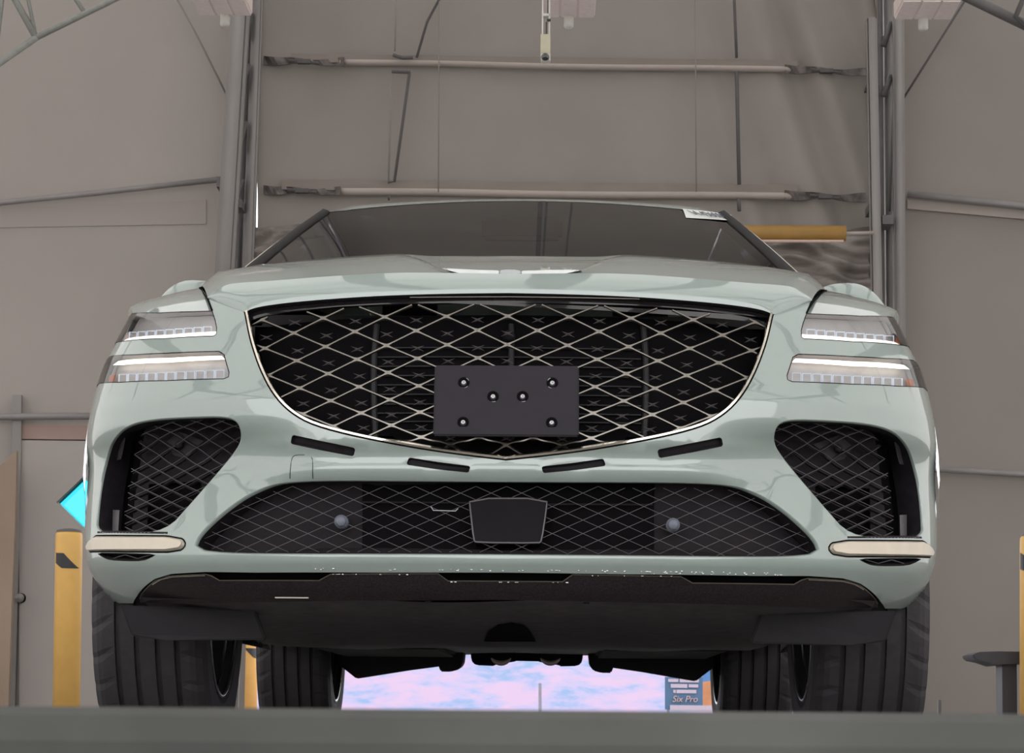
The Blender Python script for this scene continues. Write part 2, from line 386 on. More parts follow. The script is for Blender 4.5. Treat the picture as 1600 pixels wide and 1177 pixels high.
tube('bar_bracket', [at(1318, 365, YC-0.55), at(1364, 364, YC-0.36)], 0.012, BATTEN, hb, 8); tube('bar_bracket', [at(376, 430, YC-0.36), at(500, 362, YC-0.55)], 0.012, BATTEN, hb, 8)

# ---------------------------------------------------------------- steel columns
def column(label, posts, braces, brackets):
    c = empty('steel_column', (at(posts[0][0][0], 1110, YC).x, YC, 0)); tag(c, label, 'column', 'columns beside the fabric door')
    inv = Matrix.Translation(-c.location)
    for (pt, pb, Y, wd_, m) in [(p[0], p[1], p[2], p[3], p[4]) for p in posts]:
        a = at(pt[0], pt[1], Y); b = at(pb[0], pb[1], Y); d = (b-a).normalized()
        top = a-d*(0.0 if pt[1] > 1 else 2.6); bot = b+d*((b.z-0.0)/abs(d.z))
        hw = wd_/3600*Y/2; bm = bmesh.new(); vs = []
        for p in (top, bot):
            vs.append([bm.verts.new(p+Vector((sx*hw, sy*hw, 0))-c.location) for sx, sy in ((-1, -1), (1, -1), (1, 1), (-1, 1))])
        bm.faces.new(vs[0]); bm.faces.new(vs[1])
        for k in range(4): bm.faces.new((vs[0][k], vs[0][(k+1) % 4], vs[1][(k+1) % 4], vs[1][k]))
        bmesh.ops.bevel(bm, geom=bm.edges[:], offset=hw*0.35, segments=2, affect='EDGES')
        bm_obj('post', bm, m, c, True)
    for (p0, p1, r) in braces:
        bm = bmesh.new(); add_tube(bm, [at(*p0, YC-0.15)-c.location, at(*p1, YC-0.15)-c.location], r, 8); bm_obj('brace', bm, STEELD, c, True)
    for (x0, y0, x1, y1) in brackets:
        bm = bmesh.new(); a = at(x0, y1, YC-0.3)-c.location; b = at(x1, y0, YC-0.3)-c.location; add_box(bm, (a.x, a.y, a.z), (b.x, a.y+0.2, b.z)); bm_obj('bracket', bm, STEELD, c)
    return c
column('grey steel lattice column left of the fabric door', [((377, 0), (352, 420), YC-0.3, 30, STEEL), ((403, 0), (388, 420), YC-0.1, 17, STEEL), ((390, 0), (372, 420), YC+0.02, 12, STEELD)],
       [((392, 20), (382, 60), 0.02), ((388, 100), (374, 145), 0.02), ((384, 190), (370, 240), 0.02), ((378, 280), (362, 330), 0.02)], [(362, 312, 378, 324), (338, 276, 346, 292)])
column('grey steel lattice column right of the fabric door', [((1361, 28), (1369, 440), YC-0.3, 17, STEEL), ((1403, 0), (1405, 440), YC-0.2, 18, STEEL), ((1388, 0), (1392, 440), YC-0.05, 16, STEEL), ((1375, 0), (1378, 440), YC-0.1, 7, STEELD)],
       [((1393, 35), (1380, 72), 0.022), ((1393, 118), (1380, 150), 0.022), ((1396, 170), (1390, 330), 0.008)], [(1356, 128, 1373, 133), (1358, 318, 1375, 330), (1379, 336, 1396, 350)])

# ---------------------------------------------------------------- pipes and lines on end wall
def pipe(name, label, pts, r, m=PIPEM, cat='pipe', Y=YW-0.1):
    return tag(tube(name, [at(x, y, Y) for x, y in pts], r, m, seg=10), label, cat)
pipe('wall_pipe', 'sloping grey pipe on the left end wall, upper one', [(-1300, 455), (-30, 320), (120, 305), (346, 280)], 0.020)
pipe('wall_pipe', 'sloping grey pipe on the right end wall, upper one', [(1417, 303), (1640, 327), (2800, 452)], 0.026)
pipe('wall_pipe', 'long grey rail above the left access door', [(-1300, 665), (-30, 652), (180, 650)], 0.024)
pipe('wall_pipe', 'grey rail low on the right end wall', [(1440, 732), (1640, 744), (2800, 806)], 0.022)
pipe('guy_line', 'thin dark guy line sloping down to the left column', [(274, -6), (310, 60), (358, 156)], 0.007, ROPEF, 'rope')
pipe('guy_line', 'thin dark guy line sloping down to the right column', [(1512, -6), (1409, 158)], 0.008, ROPE, 'rope')
p = pipe('roof_truss_tube', 'dark roof tube crossing the top right corner', [(1250, -131), (1500, -10), (1620, 48), (2300, 375)], 0.034, STEELD, 'pipe', 14.5)
tube('clamp', [at(1600, -5, 14.42), at(1587, 26, 14.42), at(1604, 42, 14.42)], 0.018, ROPE, p, 6)
t = empty('roof_truss', at(30, 60, 13.5)); tag(t, 'pale green-grey roof truss in the top left corner', 'truss')
for pa, pb, r in [((-60, -150), (56, 58), 0.02), ((-420, 388), (58, 58), 0.022), ((58, 58), (420, -119), 0.02), ((56, 58), (20, -120), 0.012), ((60, -90), (135, 24), 0.014), ((20, -150), (-10, 110), 0.016), ((-420, 180), (400, -250), 0.022)]:
    bm = bmesh.new(); add_tube(bm, [at(*pa, 13.5)-t.location, at(*pb, 13.5)-t.location], r, 8); bm_obj('strut', bm, TRUSSM, t, True)
# fabric bands on the end walls
b1 = slab('trim_1', [(-20, 326), (322, 312), (322, 350), (-20, 356)], YW-0.008, 0.008, mat('pale_band', (0.368, 0.322, 0.298), 0.85, var=0.015, scale=2)); struct(b1, label='pale fabric band across the left end wall')  # band tone raised with the left end wall, light in its colour
b2 = slab('trim_2', [(1418, 312), (1630, 332), (1630, 345), (1418, 326)], YW-0.03, 0.03, BATTEN); struct(b2, label='tan fabric band across the right end wall')
# lamps at the roof
def led_lamp(label, x0, x1, ybot, Y, skew=0):
    c = at((x0+x1)/2, ybot, Y); l = empty('ceiling_lamp', c); tag(l, label, 'lamp', 'square lamps at the top of the frame')
    w = (x1-x0)/3600*Y
    bm = bmesh.new(); add_box(bm, (-w/2, -0.16, 0.0), (w/2, 0.16, 0.09)); bmesh.ops.bevel(bm, geom=bm.edges[:], offset=0.008, segments=1, affect='EDGES'); bm_obj('housing', bm, PINKL, l)
    for k in range(3):
        bm = bmesh.new(); a = -w/2+w*k/3+0.006; add_box(bm, (a, -0.15, -0.006), (a+w/3-0.012, 0.15, 0.002)); bm_obj('diffuser', bm, mat('lamp_diffuser', (0.70, 0.60, 0.58), 0.5, emit=0.06, emitcol=(1, 0.8, 0.78)), l)
    bm = bmesh.new(); lathe(bm, [(0.0, -0.072), (0.018, -0.070), (0.026, -0.058), (0.026, 0)], (0, 0.14, 0), 'z', 14); bm_obj('sensor', bm, WHITEM, l, True)
    bm = bmesh.new(); zt_ = wall_height(c.x)-c.z; add_tube(bm, [(-w*0.3, 0, 0.085), (-w*0.3, 0, zt_)], 0.008, 6); bm_obj('hanger_rod', bm, STEELD, l); bm = bmesh.new(); add_tube(bm, [(w*0.3, 0, 0.085), (w*0.3, 0, zt_)], 0.008, 6); bm_obj('hanger_rod', bm, STEELD, l)
    return l
led_lamp('square ceiling lamp above the left column', 302, 390, 9, 11.5)
led_lamp('square ceiling lamp beside the hanging camera arm', 846, 932, 12, 11.5)
led_lamp('square ceiling lamp above the right column', 1402, 1496, 15, 11.5)
# hanging arm
ha = empty('hanging_camera_arm', at(852, 97, 10)); tag(ha, 'slim white hanging arm with a black ball lens at its end', 'camera arm')
def lb(name, x0, y0, x1, y1, m, dy0=-0.02, dy1=0.02):
    a = at(x0, y1, 10)-ha.location; b = at(x1, y0, 10)-ha.location; bm = bmesh.new(); add_box(bm, (a.x, dy0, a.z), (b.x, dy1, b.z)); bmesh.ops.bevel(bm, geom=bm.edges[:], offset=0.002, segments=1, affect='EDGES'); return bm_obj(name, bm, m, ha)
lb('roof_drop', 846, -900, 860.5, -28, STEELD, -0.03, 0.03); lb('rail', 846.5, -30, 849.5, 58, WHITEM); lb('rail', 857, -30, 860, 58, WHITEM); lb('cross_piece', 847, 23, 860, 27, WHITEM); lb('cable', 855, -30, 857, 24, ROPE, -0.012, 0.0)
lb('cable', 852.5, 35, 855, 54, ROPE, -0.012, 0.0); lb('head', 844.5, 55, 860, 86, CREAM)
lb('knob', 854.5, 32, 860.5, 36, BLACKT, -0.03, -0.02); lb('lens_holder', 845, 84, 860, 97, WHITEM)
bm = bmesh.new(); bmesh.ops.create_uvsphere(bm, u_segments=16, v_segments=10, radius=0.018); bmesh.ops.translate(bm, verts=bm.verts[:], vec=at(852, 91, 9.98)-ha.location+Vector((0, -0.02, 0))); bm_obj('lens', bm, GLOSSBLK, ha, True)

# ---------------------------------------------------------------- access door at left
d = empty('door_1', at(85, 1110, YW)); struct(d, label='pale grey access door with a round knob at far left')
def rel_slab(name, pix, Y, th, m, par, **k):
    o = slab(name, pix, Y, th, m, par, **k); o.data.transform(Matrix.Translation(-par.location)); return o
dz = at(85, 1110, YW).z
leaf_hole = [(at(x, y, YW-0.06)-d.location) for x, y in DIA]
# leaf with diamond cut-out
ol = [at(x, y, YW-0.06)-d.location for x, y in [(30, 1132), (30, 688), (190, 690), (190, 1132)]]
pts = [Vector((p.x, p.z)) for p in ol+leaf_hole]; ed = [(i, (i+1) % 4) for i in range(4)]+[(4+i, 4+(i+1) % 4) for i in range(4)]
vs, es, fs, *_ = delaunay_2d_cdt(pts, ed, [], 0, 1e-6)
hc_ = sum((Vector((p.x, p.z)) for p in leaf_hole), Vector((0, 0)))/4; hrx = abs(leaf_hole[0].x-hc_.x); hrz = abs(leaf_hole[1].z-hc_.y)
V = [(v.x, ol[0].y+k, v.y) for k in (0, 0.04) for v in vs]; Fc = []
for f in fs:
    c = sum((vs[i] for i in f), Vector((0, 0)))/3
    if abs(c.x-hc_.x)/hrx+abs(c.y-hc_.y)/hrz > 0.98: Fc += [tuple(f), tuple(len(vs)+i for i in reversed(f))]
for q in (list(range(4)), list(range(4, 8))):
    for i in range(4): Fc.append((q[i], q[(i+1) % 4], len(vs)+q[(i+1) % 4], len(vs)+q[i]))
mesh_obj('door_leaf', V, Fc, DOORM, d)
rel_slab('door_header', [(30, 664), (190, 666), (190, 688), (30, 686)], YW-0.05, 0.05, REDDISH, d)
rel_slab('door_jamb', [(19, 617), (33, 617), (33, 700), (22, 1132), (14, 1132), (19, 700)], YW-0.08, 0.05, STEEL, d)
kb = bmesh.new(); k0 = at(33, 935, YW-0.06)-d.location; lathe(kb, [(0.0, -0.07), (0.025, -0.065), (0.032, -0.045), (0.02, -0.03), (0.016, 0.0), (0.034, 0.0), (0.034, -0.004)], k0, 'y', 18); bm_obj('door_knob', kb, PIPEM, d, True)
dr = slab('canvas_flap', [(-25, 742), (0, 728), (26, 704), (24, 800), (18, 950), (12, 1132), (-25, 1132)], YW-0.35, 0.05, TANM); tag(dr, 'tan canvas flap with a slanted top edge at far left', 'canvas')

# ---------------------------------------------------------------- bollards
def bollard(label, cxp, ytop, wpx, Y, tilt=0.0, tape=None):
    base = at(cxp, 1110, Y); base.z = 0 if Y < YW else -0.02
    top = at(cxp+tilt, ytop, Y); h = top.z-base.z; r = wpx/3600*Y/2
    b = empty('bollard', base); tag(b, label, 'bollard', 'yellow steel bollards')
    bm = bmesh.new(); rings = lathe(bm, [(r, 0), (r, h-0.03), (r*0.98, h-0.012), (r*0.9, h)], (0, 0, 0), 'z', 28)
    dx = (top.x-base.x)
    for v in bm.verts: v.co.x += dx*v.co.z/h
    bm.faces.new(rings[-1]); bm.faces.new(rings[0][::-1])
    bm_obj('post', bm, YELLOW, b, True)
    bm = bmesh.new(); rr = lathe(bm, [(r*0.94, h), (r*0.9, h+0.012), (r*0.4, h+0.02)], (dx, 0, 0), 'z', 28); bm.faces.new(rr[-1]); bm_obj('cap', bm, STEELD, b, True)
    if tape:
        topl, botl = tape; bm = bmesh.new(); n = 16; A = []; B = []
        for i in range(n+1):
            px = lerp(topl[0][0], topl[-1][0], i/n); yt_ = polyline_at(topl, px)[0]; yb_ = polyline_at(botl, px)[0]
            sn = max(-0.98, min(0.98, (px-cxp-tilt*0.85)/(wpx/2))); cs_ = math.sqrt(1-sn*sn)
            for lst, yy in ((A, yb_), (B, yt_)):
                z = at(px, yy, Y-r*cs_).z-base.z; lst.append(bm.verts.new((dx*z/h+(r+0.004)*sn, -(r+0.004)*cs_, z)))
        for i in range(n): bm.faces.new((A[i], A[i+1], B[i+1], B[i]))
        r_ = bmesh.ops.extrude_face_region(bm, geom=bm.faces[:])
        for v in [g for g in r_['geom'] if isinstance(g, bmesh.types.BMVert)]: v.co *= 1.0; v.co.x = dx*v.co.z/h+(v.co.x-dx*v.co.z/h)*0.975; v.co.y *= 0.975
        bm_obj('tape_patch', bm, BLACKT, b)
    return b
def zpix(px, py, Y): return at(px, py, Y).z
bollard('yellow bollard with a black patch standing before the left door', 104, 832, 42, 13.2, 4, ([(91, 864), (104, 864.5), (124, 887), (125, 887.5)], [(91, 880), (101, 888), (125, 888.5)]))
bollard('yellow bollard cut off by the right edge of the photo', 1616, 838, 46, 13.2, 1, ([(1594, 864), (1606, 876), (1636, 876)], [(1594, 890), (1604, 895), (1636, 895)]))
bollard('bright daylit yellow bollard seen between the left front and rear tyres', 384, 990, 36, 18.6, 0, ([(385, 1013), (402, 1013.5)], [(385, 1014), (398, 1028), (402, 1029)]))

# ---------------------------------------------------------------- bench at the right edge
bn = empty('low_bench', at(1580, 1112, 13.6)); tag(bn, 'low black bench with a padded rounded end by the right bollard', 'bench')
rel_slab('top', [(1519, 1024), (1530, 1019), (1560, 1018), (1640, 1019), (1640, 1036), (1566, 1037), (1560, 1041), (1540, 1034), (1524, 1031)], 13.4, 0.35, BENCHM, bn, bevel=0.006)
rel_slab('leg', [(1566, 1036), (1589, 1036), (1590, 1148), (1567, 1148)], 13.45, 0.2, BENCHM, bn, bevel=0.004)
rel_slab('leg', [(1622, 1036), (1640, 1036), (1640, 1148), (1622, 1148)], 13.45, 0.2, BENCHM, bn, bevel=0.004)
pst = slab('floor_stub', [(1466, 1094), (1471, 1094), (1471, 1146), (1466, 1146)], 13.9, 0.03, STEELD, bevel=0.003); tag(pst, 'short thin dark stub post on the floor right of the car', 'post')

# ---------------------------------------------------------------- outside sign and post
sg = empty('roadside_sign', at(1080, 1112, 40)); tag(sg, 'blue and orange sign board with pale lettering seen under the car', 'sign')
rel_slab('board', [(1039, 1058), (1098, 1058), (1098, 1111), (1039, 1109)], 40, 0.05, SIGNB, sg)
rel_slab('picture_panel', [(1098, 1066), (1126, 1062), (1126, 1104), (1098, 1103)], 40, 0.05, SIGNO, sg)
rel_slab('blue_corner', [(1098, 1048), (1126, 1048), (1126, 1062), (1098, 1066)], 40.0, 0.05, mat('sign_bright_blue', (0.06, 0.17, 0.38), 0.5), sg)
rel_slab('leg', [(1042, 1108), (1046, 1108), (1046, 1126), (1042, 1126)], 40.01, 0.03, POSTG, sg); rel_slab('leg', [(1118, 1103), (1122, 1103), (1122, 1126), (1118, 1126)], 40.01, 0.03, POSTG, sg)
rel_slab('base_strip', [(1047, 1102), (1126, 1103), (1126, 1113), (1047, 1112)], 39.97, 0.08, SIGNW, sg)
for (x0, x1, y0, y1) in [(1044, 1060, 1061, 1066), (1062, 1092, 1061, 1066.5), (1048, 1074, 1069, 1075), (1076, 1091, 1069.5, 1074.5), (1052, 1056, 1078, 1083), (1057, 1088, 1078, 1083.5)]:
    rel_slab('text_bar', [(x0, y0), (x1, y0+0.3), (x1, y1+0.3), (x0, y1)], 39.98, 0.03, SIGNW, sg)
c = at(1070, 1093, 39.97)-sg.location
text_obj('lettering', 'Six Pro', 0.15, mat('sign_pink', (0.42, 0.30, 0.28), 0.6), Matrix.Translation(c)@Matrix.Rotation(math.pi/2, 4, 'X'), sg, shear=0.25, extrude=0.01)
po = tag(slab('marker_post', [(841.5, 1068), (846, 1068), (846.5, 1124), (841.5, 1124)], 40, 0.06, POSTG, bevel=0.004), 'thin grey marker post outside, seen under the middle of the car', 'post')

# ---------------------------------------------------------------- foreground kerb
bm = bmesh.new(); kz = HC+0.0005
prof = [(0.82, 0.0), (0.82, kz-0.012), (0.826, kz-0.003), (0.838, kz), (1.02, kz-0.002), (1.05, kz-0.03), (1.06, 0.0)]
A = [bm.verts.new((-3, y, z)) for y, z in prof]; B = [bm.verts.new((3, y, z)) for y, z in prof]
bm.faces.new(A); bm.faces.new(B[::-1])
for i in range(len(prof)): bm.faces.new((A[i], B[i], B[(i+1) % len(prof)], A[(i+1) % len(prof)]))
kb = bm_obj('floor_kerb', bm, KERB); tag(kb, 'low dark grey kerb running across the foreground before the car', 'kerb')

# ================================================================== CAR
YF = 4.78; LY = 0.62; PP = 2.8
Wf = pchip([.28, .33, .36, .40, .45, .50, .62, .70, .77, .88, .957, 1.03, 1.10], [.86, .895, .925, .955, .975, .982, .986, .984, .978, .957, .926, .897, .86])
prof_f = pchip([.26, .30, .33, .36, .392, .418, .430, .442, .458, .50, .575, .60, .62, .66, .72, .80, .90, .96, 1.0, 1.03, 1.06, 1.10],
               [.16, .115, .085, .052, .026, .008, .004, .008, .026, .036, .030, .013, .002, -.002, .004, .020, .042, .057, .074, .094, .130, .200])
prof_c = pchip([.26, .30, .33, .36, .392, .420, .431, .440, .452, .50, .575, .594, .606, .618, .632, .648, .668, .72, .80, .90, .96, 1.0, 1.03, 1.06, 1.10],
               [.16, .115, .085, .050, .026, .007, .003, .012, .030, .038, .034, .017, .008, .009, .014, .010, -.002, .004, .020, .042, .057, .074, .094, .130, .200])
prof_s = pchip([.26, .30, .33, .36, .392, .420, .434, .452, .48, .53, .58, .62, .645, .67, .70, .722, .76, .80, .90, .96, 1.0, 1.03, 1.06, 1.10],
               [.16, .115, .085, .050, .026, .008, .006, .010, .016, .030, .044, .054, .056, .048, .024, .012, .010, .017, .042, .057, .074, .094, .130, .200])
def prof2(l, z):
    w = min(1.0, max(0.0, (abs(l)-0.36)/0.24)); w = w*w*(3-2*w)
    if w == 0: return prof_c(z)
    if w == 1: return prof_s(z)
    return lerp(prof_c(z), prof_s(z), w)
_us = list(np.linspace(0, 0.85, 300)); _f0 = 1-(1-0.85**PP)**(1/PP)
for f in np.linspace(_f0, 1.0, 500)[1:]: _us.append((1-(1-f)**PP)**(1/PP))
_us = np.array(_us); _ys = LY*(1-np.maximum(0, 1-_us**PP)**(1/PP)); _ls = np.concatenate([[0], np.cumsum(np.hypot(np.diff(_us)*0.985, np.diff(_ys)))])
LMAX = float(_ls[-1])
def surf0(l, z):
    al = abs(l)
    if al <= LMAX: u = float(np.interp(al, _ls, _us)); y = float(np.interp(al, _ls, _ys))
    else: u = 1.0; y = LY+(al-LMAX)
    return Vector((math.copysign(Wf(z)*u, l), YF+prof2(l, z)+y, z))
def snorm(l, z):
    e = 0.006; a = surf0(l+e, z)-surf0(l-e, z); b = surf0(l, z+e)-surf0(l, z-e); n = a.cross(b)
    return n.normalized()
def surf(l, z, off=0.0):
    p = surf0(l, z)
    return p+snorm(l, z)*off if off else p
def lofY(rel): return float(np.interp(rel, _ys, _ls))
def pix(px, py):
    best = None; prev = None; Y = 4.62
    def g(Y):
        P = at(px, py, Y); u = abs(P.x)/Wf(P.z)
        if u >= 1: return Y-99, P, u
        return Y-(YF+prof2(float(np.interp(u, _us, _ls)), P.z)+LY*(1-(1-u**PP)**(1/PP))), P, u
    lo = None
    while Y < 5.6:
        v, P, u = g(Y)
        if v >= 0:
            a, b = Y-0.01, Y
            for _ in range(18):
                m = (a+b)/2; vm, Pm, um = g(m)
                if vm >= 0: b = m
                else: a = m
            v, P, u = g(b)
            return (math.copysign(float(np.interp(u, _us, _ls)), P.x), P.z)
        if best is None or v > best[0]: best = (v, P, min(u, 0.9999))
        Y += 0.01
    v, P, u = best
    return (math.copysign(float(np.interp(u, _us, _ls)), P.x), P.z)
def T(pts): return [pix(x, y) for x, y in pts]
def mir(pts): return [(-l, z) for l, z in pts][::-1]
def chaikin(pts, it=2, closed=True):
    for _ in range(it):
        n = len(pts); out = []
        rng = range(n) if closed else range(n-1)
        if not closed: out.append(pts[0])
        for i in rng:
            a, b = pts[i], pts[(i+1) % n]
            out.append(tuple(lerp(p, q, .25) for p, q in zip(a, b))); out.append(tuple(lerp(p, q, .75) for p, q in zip(a, b)))
        if not closed: out.append(pts[-1])
        pts = out
    return pts
def densify(pts, sp, closed=True):
    out = []; n = len(pts)
    for i in range(n if closed else n-1):
        a, b = pts[i], pts[(i+1) % n]; d = math.hypot(b[0]-a[0], b[1]-a[1]); k = max(1, int(math.ceil(d/sp)))
        for j in range(k): out.append((lerp(a[0], b[0], j/k), lerp(a[1], b[1], j/k)))
    if not closed: out.append(pts[-1])
    return out
def clean(pts, eps=0.0012):
    out = []
    for p in pts:
        if not out or math.hypot(p[0]-out[-1][0], p[1]-out[-1][1]) > eps: out.append(p)
    if math.hypot(out[0][0]-out[-1][0], out[0][1]-out[-1][1]) <= eps: out.pop()
    return out
def pip(P, poly):
    if not len(P): return np.zeros(0, bool)
    P = np.asarray(P, float); x, y = P[:, 0], P[:, 1]; r = np.zeros(len(P), bool); n = len(poly)
    for i in range(n):
        x1, y1 = poly[i]; x2, y2 = poly[(i+1) % n]
        c = ((y1 > y) != (y2 > y))
        if y1 != y2: r ^= c & (x < (x2-x1)*(y-y1)/(y2-y1)+x1)
    return r
def area(p): return 0.5*sum(p[i][0]*p[(i+1) % len(p)][1]-p[(i+1) % len(p)][0]*p[i][1] for i in range(len(p)))
def inset(poly, d):
    """move outline inward by d (negative: outward)"""
    n = len(poly); s = 1 if area(poly) > 0 else -1; out = []
    for i in range(n):
        a, b, c = poly[i-1], poly[i], poly[(i+1) % n]
        t1 = Vector((b[0]-a[0], b[1]-a[1])); t2 = Vector((c[0]-b[0], c[1]-b[1]))
        if t1.length < 1e-9: t1 = t2
        if t2.length < 1e-9: t2 = t1
        t1.normalize(); t2.normalize(); n1 = Vector((-t1.y, t1.x)); n2 = Vector((-t2.y, t2.x)); m = n1+n2
        if m.length < 1e-6: m = n1
        m.normalize(); k = 1/max(0.5, m.dot(n1)); out.append((b[0]+m.x*d*s*k, b[1]+m.y*d*s*k))
    return out
def panel(name, outer, holes, m, parent, off=0.0, sp=0.018, tri_grid=True):
    outer = clean(outer); holes = [clean(h) for h in holes]
    loops = [densify(outer, sp*0.8)]+[densify(h, sp*0.8) for h in holes]
    pts = []; ed = []
    for lp in loops:
        s = len(pts); pts += lp; ed += [(s+i, s+(i+1) % len(lp)) for i in range(len(lp))]
    bnd = np.array(pts)
    l0, l1 = bnd[:, 0].min(), bnd[:, 0].max(); z0, z1 = bnd[:, 1].min(), bnd[:, 1].max()
    G = []
    for j, z in enumerate(np.arange(z0, z1, sp*0.87)):
        for l in np.arange(l0+(sp/2 if j % 2 else 0), l1, sp): G.append((l, z))
    if G:
        G = np.array(G); ok = pip(G, outer)
        for h in holes: ok &= ~pip(G, h)
        G = G[ok]
        if len(G):
            keep = np.ones(len(G), bool)
            for i in range(0, len(G), 2000):
                dd = ((G[i:i+2000, None, :]-bnd[None, :, :])**2).sum(-1).min(1); keep[i:i+2000] = dd > (0.55*sp)**2
            pts = pts+[tuple(g) for g in G[keep]]
    vs, es, fs, *_ = delaunay_2d_cdt([Vector(p) for p in pts], ed, [], 0, 1e-7)
    cen = np.array([sum((vs[i] for i in f), Vector((0, 0)))/len(f) for f in fs])
    ok = pip(cen, outer)
    for h in holes: ok &= ~pip(cen, h)
    V = [surf(v.x, v.y, off) for v in vs]; Nn = [snorm(v.x, v.y) for v in vs]; Fc = []
    for f, k in zip(fs, ok):
        if not k: continue
        a, b, c = V[f[0]], V[f[1]], V[f[2]]
        Fc.append(tuple(f) if (b-a).cross(c-a).dot(Nn[f[0]]) > 0 else tuple(reversed(f)))
    return mesh_obj(name, V, Fc, m, parent, normals=Nn)
def lip_bm(bm, poly, prof, sp=0.012):
    poly = densify(clean(poly), sp); n = len(poly); rings = []
    for ins, dep in prof:
        q = inset(poly, ins) if ins else poly; ring = []
        for (l, z), (lo, zo) in zip(q, poly):
            nn = snorm(lo, zo); dr = (-nn+Vector((0, 0.7, 0))).normalized(); ring.append(bm.verts.new(surf0(l, z)+dr*dep))
        rings.append(ring)
    for i in range(len(rings)-1):
        for k in range(n): bm.faces.new((rings[i][k], rings[i][(k+1) % n], rings[i+1][(k+1) % n], rings[i+1][k]))
def lip(name, polys, prof, m, parent):
    bm = bmesh.new()
    for p in polys: lip_bm(bm, p, prof)
    return bm_obj(name, bm, m, parent, True)
def ribbon_bm(bm, pts, off, w, t, closed=False, sp=0.012, axial=False):
    """raised strip along (l,z) path; w half width (number or list), t height"""
    ws = w if isinstance(w, (list, tuple)) else None
    if ws is None: pts = densify(clean(pts) if closed else pts, sp, closed)
    n = len(pts); P = [surf0(l, z)+Vector((0, -off, 0)) if axial else surf(l, z, off) for l, z in pts]; Nn = [Vector((0, -1, 0)) if axial else snorm(l, z) for l, z in pts]; rings = []
    for i in range(n):
        a = P[(i-1) % n] if (closed or i > 0) else P[i]; b = P[(i+1) % n] if (closed or i < n-1) else P[i]
        tt = (b-a)
        if tt.length < 1e-9: tt = Vector((1, 0, 0))
        tt.normalize(); bb = tt.cross(Nn[i]).normalized(); ww = ws[i] if ws else w
        rings.append([bm.verts.new(P[i]+bb*ww), bm.verts.new(P[i]+bb*ww*0.55+Nn[i]*t), bm.verts.new(P[i]-bb*ww*0.55+Nn[i]*t), bm.verts.new(P[i]-bb*ww)])
    for i in range(n if closed else n-1):
        A, B = rings[i], rings[(i+1) % n]
        for k in range(4): bm.faces.new((A[k], A[(k+1) % 4], B[(k+1) % 4], B[k]))
    if not closed: bm.faces.new(rings[0]); bm.faces.new(rings[-1])
def ribbon(name, pts, off, w, t, m, parent, closed=False):
    bm = bmesh.new(); ribbon_bm(bm, pts, off, w, t, closed); return bm_obj(name, bm, m, parent)
def runs(pts, poly):
    ok = pip(pts, poly); out = []; cur_ = []
    for p, k in zip(pts, ok):
        if k: cur_.append(p)
        elif cur_: out.append(cur_); cur_ = []
    if cur_: out.append(cur_)
    return [r for r in out if len(r) > 2]

car = empty('car', (0, 6.9, 0)); tag(car, 'pale sage green SUV with a wide diamond-mesh grille, seen low from the front', 'car')
CARP = []
class _P: pass
def fix_parent():
    # meshes are written in world coordinates; bind them to the car without moving them
    bpy.context.view_layer.update()
    for o in bpy.data.objects:
        if o.parent is car or o.parent is cur: o.matrix_parent_inverse = Matrix.Translation(-o.parent.location)

LB = lofY(0.41)
gr_side = [(793, 720), (720, 712), (640, 700), (560, 685), (490, 667), (452, 646), (425, 617), (405, 578), (391, 535), (384, 503), (381, 488)]
gr_top = [(381, 488), (400, 480), (450, 473), (520, 467), (600, 462), (700, 459), (794, 458)]
GS = T(gr_side); GT = T(gr_top)
# force the centre line
GS[0] = (0.0, GS[0][1]); GT[-1] = (0.0, GT[-1][1])
GSs = chaikin(GS, 2, False); GTs = chaikin(GT, 2, False)
GRILLE = clean(GSs+GTs[1:]+mir(GTs)[1:]+mir(GSs)[1:-1])

ul_b = T([(338, 524), (260, 529), (177, 534)]); ll_t = T([(172, 556), (260, 552), (344, 549)])
UL = T([(331.5, 486), (336, 500), (338.5, 512), (338, 522), (334, 525), (260, 529), (200, 532.5), (177, 534)])
ULtop = T([(205, 491), (250, 489), (300, 487), (331.5, 486)])
LLp = T([(172, 557), (210, 554.5), (260, 552), (342, 549), (350, 554), (358, 582), (357, 589), (350, 592), (260, 595), (190, 597.5), (156, 599)])
zu_b = UL[-1][1]; zu_t = ULtop[0][1]; zl_t = LLp[0][1]; zl_b = LLp[-1][1]
UPLAMP = UL+[(-LB, zu_b), (-LB, zu_t)]+ULtop[:-1]
LOLAMP = LLp+[(-LB, zl_b), (-LB, zl_t)]
bot = T([(793, 895), (600, 895), (400, 895), (320, 894), (268, 897), (242, 905), (226, 917), (214, 932), (208, 943), (186, 943), (168, 936), (152, 922), (143, 900)])
bot[0] = (0.0, bot[0][1])
left = GSs+T([(325, 467), (331, 485)])+UL+[(-LB, zu_b), (-LB, zl_t)]+LLp+[(-LB, zl_b), (-LB, bot[-1][1]+0.02)]+bot[::-1]
BUMP = clean(left+[(-l, z) for l, z in left][::-1][1:-1])
SIDE = chaikin(T([(372, 659), (378, 676), (376, 694), (364, 711), (340, 740), (300, 786), (259, 832), (200, 833), (149, 833), (151, 800), (158, 745), (168, 706), (180, 682), (200, 664), (235, 655), (300, 651), (355, 650)]), 2)
LOWc = [(303, 853), (310, 836), (345, 802), (385, 773), (420, 758), (452, 753), (520, 751), (660, 752), (793, 753)]
LOWb = [(793, 868), (600, 868), (400, 868), (350, 866.5), (318, 862)]
lc = chaikin(T(LOWc), 2, False); lb_ = chaikin(T(LOWb), 1, False)
LOW = clean([(l, z) for l, z in lc]+[(-l, z) for l, z in lc][::-1][1:]+[(-l, z) for l, z in lb_][::-1]+lb_[1:])
def dpx(p): return densify(p, 6)
